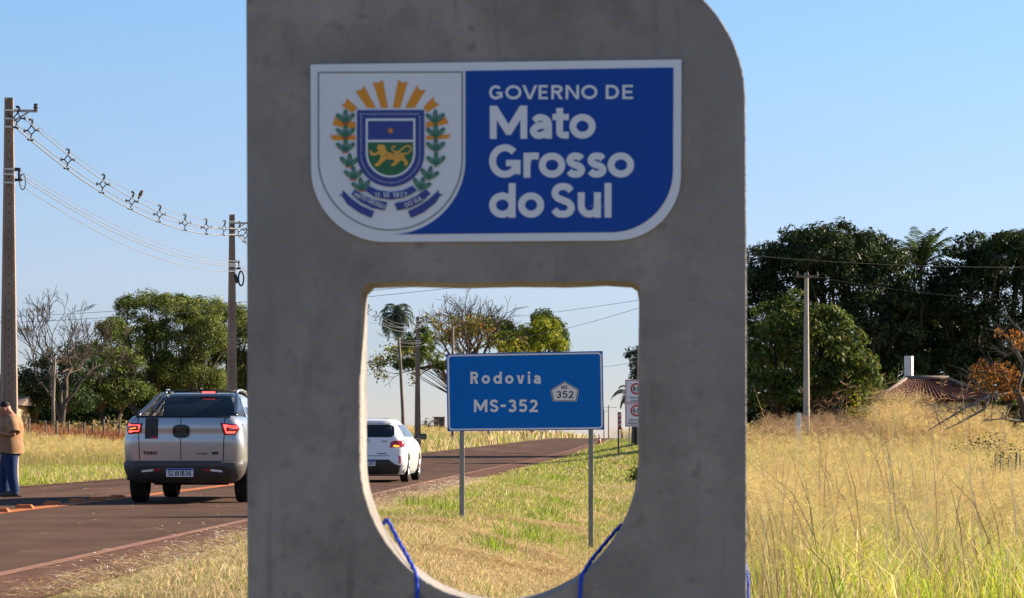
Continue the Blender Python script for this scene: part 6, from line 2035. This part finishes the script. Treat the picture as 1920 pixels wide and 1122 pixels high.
# straw litter on the dusty shoulder and stray bits on the road
n = 14000
X, D = scatter(n, 15, 60, lambda d: XR(d) - .10, lambda d: XR(d) + 1.0, .8)
k = RNG.random(n) < np.clip(.12 + .8 * (X - XR(D)), 0, 1)
X, D = X[k], D[k]
n2 = 420
X2, D2 = scatter(n2, 16, 60, lambda d: XL(d) + .2, lambda d: XR(d) - .1)
X, D = np.concatenate([X, X2]), np.concatenate([D, D2])
n = len(X)
V = blades(X, D, RNG.uniform(.02, .20, n), RNG.uniform(.007, .022, n), RNG.uniform(0, 6.28, n), np.full(n, 1.3), col_mix(n, STRAW[1:] + [(.78, .70, .56), (.85, .78, .64)]), 1.0)
vv = V[0].reshape(-1, 5, 3)
gz = ground(vv[:, :, 0], vv[:, :, 1])
vv[:, :, 2] = gz + .017 + .12 * np.clip(vv[:, :, 2] - gz, 0, .1)
field('straw_litter', [(vv.reshape(-1, 3), V[1], V[2], V[3])], 'straw')

# right field: tall guinea grass, leaves below and dry flowering stems above
xb0 = lambda d: np.maximum(1.9, .060 * d + .15) + .25 * np.sin(d * .5)
xb1 = lambda d: .235 * d + .8
def tall_leaves(n, d0, d1, h0, h1, w, straw, power=1.0):
    X, D = scatter(n, d0, d1, xb0, xb1, power)
    pv = patchy(X, D, .55, 1.3)
    isst = RNG.random(n) < np.clip(straw + .7 * (pv - .5), .08, .95)
    cols = np.where(isst[:, None], col_mix(n, STRAW), col_mix(n, [(.34, .42, .025), (.44, .48, .035), (.26, .36, .024), (.54, .48, .07)]))
    edge = sm(0, 1.2, X - xb0(D))
    h = RNG.uniform(h0, h1, n) * (.45 + .55 * edge) * np.where(isst, 1.15, .9)
    ww = np.full(n, w) * RNG.uniform(.5, 1.3, n) * np.where(isst, .38, 1.0)
    return blades(X, D, h, ww, RNG.uniform(0, 6.28, n), np.where(isst, RNG.uniform(.05, .6, n), RNG.uniform(.1, .8, n)), cols)
parts = [tall_leaves(62000, 17, 40, .22, .72, .012, .36, .7), tall_leaves(62000, 38, 75, .25, .72, .019, .38), tall_leaves(30000, 72, 125, .35, .8, .034, .5)]
field('tall_grass', parts, 'grass')

def stems(n, d0, d1, xa, xb, h0, h1, w, cols, heads, hl, power=1.0, leanx=-.16, hw=.0028, patch_=False, clumps=0, spread=.17):
    """dry stalks (a bent strip each) carrying airy flower heads made of thin spikelets"""
    X, D = scatter(n, d0, d1, xa, xb, power)
    if patch_:
        k_ = RNG.random(n) < np.clip(1.9 * patchy(X, D, .38, 4.3) - .15, .08, 1) * (.22 + .78 * sm(19, 29, D))
        X, D = X[k_], D[k_]
        n = len(X)
    if clumps:
        cX, cD = scatter(clumps, d0, d1, xa, xb, power)
        ci_ = RNG.integers(0, clumps, n)
        X, D = cX[ci_] + RNG.normal(size=n) * .10, cD[ci_] + RNG.normal(size=n) * .12
    h = RNG.uniform(h0, h1, n) * (.75 + .4 * patchy(X, D, .5, 2.1))
    z = ground(X, D)
    az = RNG.uniform(0, 6.28, n)
    ln = np.abs(RNG.normal(size=n)) * spread + .03
    la = np.stack([np.cos(az) * ln + leanx * .6, np.sin(az) * ln, np.zeros(n)], 1)
    b = np.stack([X, D, z], 1)
    up = np.array([0, 0, 1.0])
    mid = b + la * (h * .4)[:, None] + up * (h * .6)[:, None]
    tip = b + la * h[:, None] + up * (h * .97)[:, None]
    wv = np.array([1.0, .25, 0]) * (w / 2)
    V = np.stack([b - wv, b + wv, mid + wv * .8, mid - wv * .8, tip], 1).reshape(-1, 3)
    i = np.arange(n) * 5
    c = col_mix(n, cols)
    out = [(V, np.stack([i, i + 1, i + 2, i + 3], 1), np.stack([i + 3, i + 2, i + 4], 1), np.repeat(c, 5, 0))]
    if heads:
        m_ = n * heads
        si = np.repeat(np.arange(n), heads)
        f = RNG.random(m_)
        root = tip[si] + (mid - tip)[si] * (f * .42)[:, None]
        d = unit(m_) * np.array([1, 1, .5]) + np.array([leanx * .5, 0, .55]) + la[si] * .8
        d /= np.linalg.norm(d, axis=1)[:, None]
        L_ = hl * RNG.uniform(.5, 1.1, m_) * (.35 + .65 * f)
        e = root + d * L_[:, None] - up * (L_ * .12)[:, None]
        q = np.cross(d, np.array([0, 1.0, 0])); q /= np.linalg.norm(q, axis=1)[:, None] + 1e-9
        V2 = np.stack([root - q * hw * .5, root + (e - root) * .55 + q * hw, e], 1).reshape(-1, 3)
        j = np.arange(m_) * 3
        out.append((V2, np.zeros((0, 4), int), np.stack([j, j + 1, j + 2], 1), np.repeat(c[si] * 1.02, 3, 0)))
    return out
TAN = [(.72, .51, .19), (.80, .61, .26), (.62, .42, .15), (.76, .59, .21)]
parts = stems(12500, 17, 42, xb0, xb1, .45, 1.15, .0036, TAN, 15, .22, .75, hw=.0014, patch_=True) + stems(19000, 40, 80, xb0, xb1, .45, 1.0, .0050, TAN, 12, .24, 1.0, hw=.0026, patch_=True) + stems(6000, 78, 126, xb0, xb1, .55, 1.1, .007, TAN + [(.36, .21, .11)], 12, .24, 1.0, hw=.005)
field('flowering_grass', parts, 'straw')
# a few very tall reed stalks that stand out above the rest
parts = stems(1500, 18.5, 36, xb0, xb1, .5, 1.15, .0085, [(.80, .62, .34), (.68, .48, .24), (.55, .34, .16), (.74, .66, .28)], 0, .2, .7, -.12, clumps=110, spread=.42)
parts += stems(1500, 34, 60, xb0, xb1, .6, 1.2, .011, [(.78, .60, .32), (.66, .46, .22), (.52, .33, .16)], 0, .2, 1.0, -.14, clumps=170, spread=.36)
parts += stems(110, 19, 36, lambda d: .10 * d, lambda d: .22 * d, 1.1, 2.1, .011, [(.74, .58, .34), (.62, .42, .22), (.42, .24, .11)], 0, .2, 1.0, -.2, spread=.3)
parts += stems(46, 30, 60, lambda d: .10 * d, lambda d: .215 * d, 1.6, 2.3, .008, [(.60, .42, .26), (.5, .32, .18)], 9, .40, 1.0, -.12)
parts += stems(40, 70, 90, lambda d: .135 * d, lambda d: .19 * d, 1.9, 2.9, .012, [(.40, .22, .12), (.48, .28, .16)], 10, .55, 1.0, -.15, hw=.008)
parts += stems(1900, 84, 95, lambda d: .150 * d, lambda d: .205 * d, .9, 1.75, .008, TAN + [(.42, .27, .14)], 10, .35, 1.0, -.1, hw=.004)
parts += stems(700, 84, 95, lambda d: .150 * d, lambda d: .172 * d, 1.5, 2.3, .008, TAN + [(.42, .27, .14)], 10, .35, 1.0, -.1, hw=.004)
parts += stems(1300, 80, 96, lambda d: .105 * d, lambda d: .15 * d, .9, 1.6, .008, [(.42, .27, .14), (.5, .34, .18), (.34, .2, .1)], 10, .3, 1.0, -.2, hw=.004)
field('reed_stalks', parts, 'straw')
# broad green leaves close by at the bottom right
n = 1500
X, D = scatter(n, 18.0, 30, lambda d: .12 * d, lambda d: .225 * d)
field('broad_leaves', [blades(X, D, RNG.uniform(.35, .9, n), RNG.uniform(.008, .019, n), RNG.uniform(0, 6.28, n), RNG.uniform(.3, 1.1, n), col_mix(n, [(.32, .44, .02), (.42, .50, .03), (.22, .33, .02), (.55, .50, .06), (.74, .58, .28), (.62, .44, .19)], [2, 2, 2, 1.5, 2.5, 1.5]))], 'grass')

# left field
lx0 = lambda d: -.245 * d - 2.5
lx1 = lambda d: XL(d) - .12
def left(n, d0, d1, h0, h1, w, straw, power=1.0):
    X, D = scatter(n, d0, d1, lx0, lx1, power)
    q = XL(D) - X
    back = np.maximum(sm(4.0, 9.0, q), sm(70, 84, D))
    pv = patchy(X, D, .45, .7)
    isst = RNG.random(n) < np.clip(straw + .5 * (pv - .5) + .35 * back, .05, .92)
    cols = np.where(isst[:, None], col_mix(n, STRAW), col_mix(n, [(.23, .32, .025), (.30, .38, .033), (.35, .38, .05)]))
    h = RNG.uniform(h0, h1, n) * (.35 + 1.0 * back + .5 * pv) * (.35 + .65 * sm(0, .8, q))
    return blades(X, D, h, np.full(n, w) * RNG.uniform(.6, 1.3, n), RNG.uniform(0, 6.28, n), RNG.uniform(.1, .9, n), cols)
parts = [left(70000, 40, 72, .12, .40, .015, .30), left(46000, 70, 110, .2, .6, .026, .34), left(30000, 110, 240, .25, .6, .06, .30), left(9000, 240, 480, .4, .9, .16, .45)]
n = 9000
X, D = scatter(n, 138, 185, lambda d: XL(d) - 16, lambda d: XL(d) - 3.5)
parts.append(blades(X, D, RNG.uniform(.4, 1.1, n), RNG.uniform(.05, .10, n), RNG.uniform(0, 6.28, n), RNG.uniform(.1, .6, n), col_mix(n, [(.17, .26, .025), (.24, .31, .04), (.40, .33, .14)])))
field('field_grass', parts, 'grass')
parts = stems(5200, 62, 88, lambda d: -.24 * d - 2, lambda d: XL(d) - 3.2, .45, .85, .006, TAN, 12, .2, .8, hw=.003)
parts += stems(3000, 100, 260, lambda d: XL(d) - 14, lambda d: XL(d) - 4.5, .8, 1.3, .016, TAN, 7, .35, 1.0, hw=.010)
parts += stems(2200, 180, 420, lambda d: XR(d) + 2, lambda d: XR(d) + 16, .7, 1.2, .03, TAN, 7, .35, 1.0, hw=.015)
field('flowering_grass', parts, 'straw')
# rusty dry growth along the fence
n = 15000
X, D = scatter(n, 90, 99, lambda d: -.24 * d - 2, lambda d: -.235 * d + 12.5)
field('rusty_undergrowth', [blades(X, D, RNG.uniform(.5, 1.15, n), RNG.uniform(.02, .05, n), RNG.uniform(0, 6.28, n), RNG.uniform(.1, .7, n), col_mix(n, [(.30, .085, .035), (.38, .12, .05), (.22, .065, .03), (.42, .24, .11)], [3, 3, 3, 1]))], 'straw')
# dark underside of the right hedge: brown weeds under the lighter tree
n = 9000
X, D = scatter(n, 84, 100, lambda d: .098 * d, lambda d: .165 * d)
field('brown_weeds', [blades(X, D, RNG.uniform(.5, 1.2, n), RNG.uniform(.015, .035, n), RNG.uniform(0, 6.28, n), RNG.uniform(.1, .8, n), col_mix(n, [(.22, .13, .07), (.30, .19, .10), (.13, .09, .045)]))], 'straw')

# everything the builders left without a property
for o in SC.objects:
    if o.parent is None and o.type == 'MESH' and not o.get('kind') and not o.get('label'):
        print('untagged', o.name)
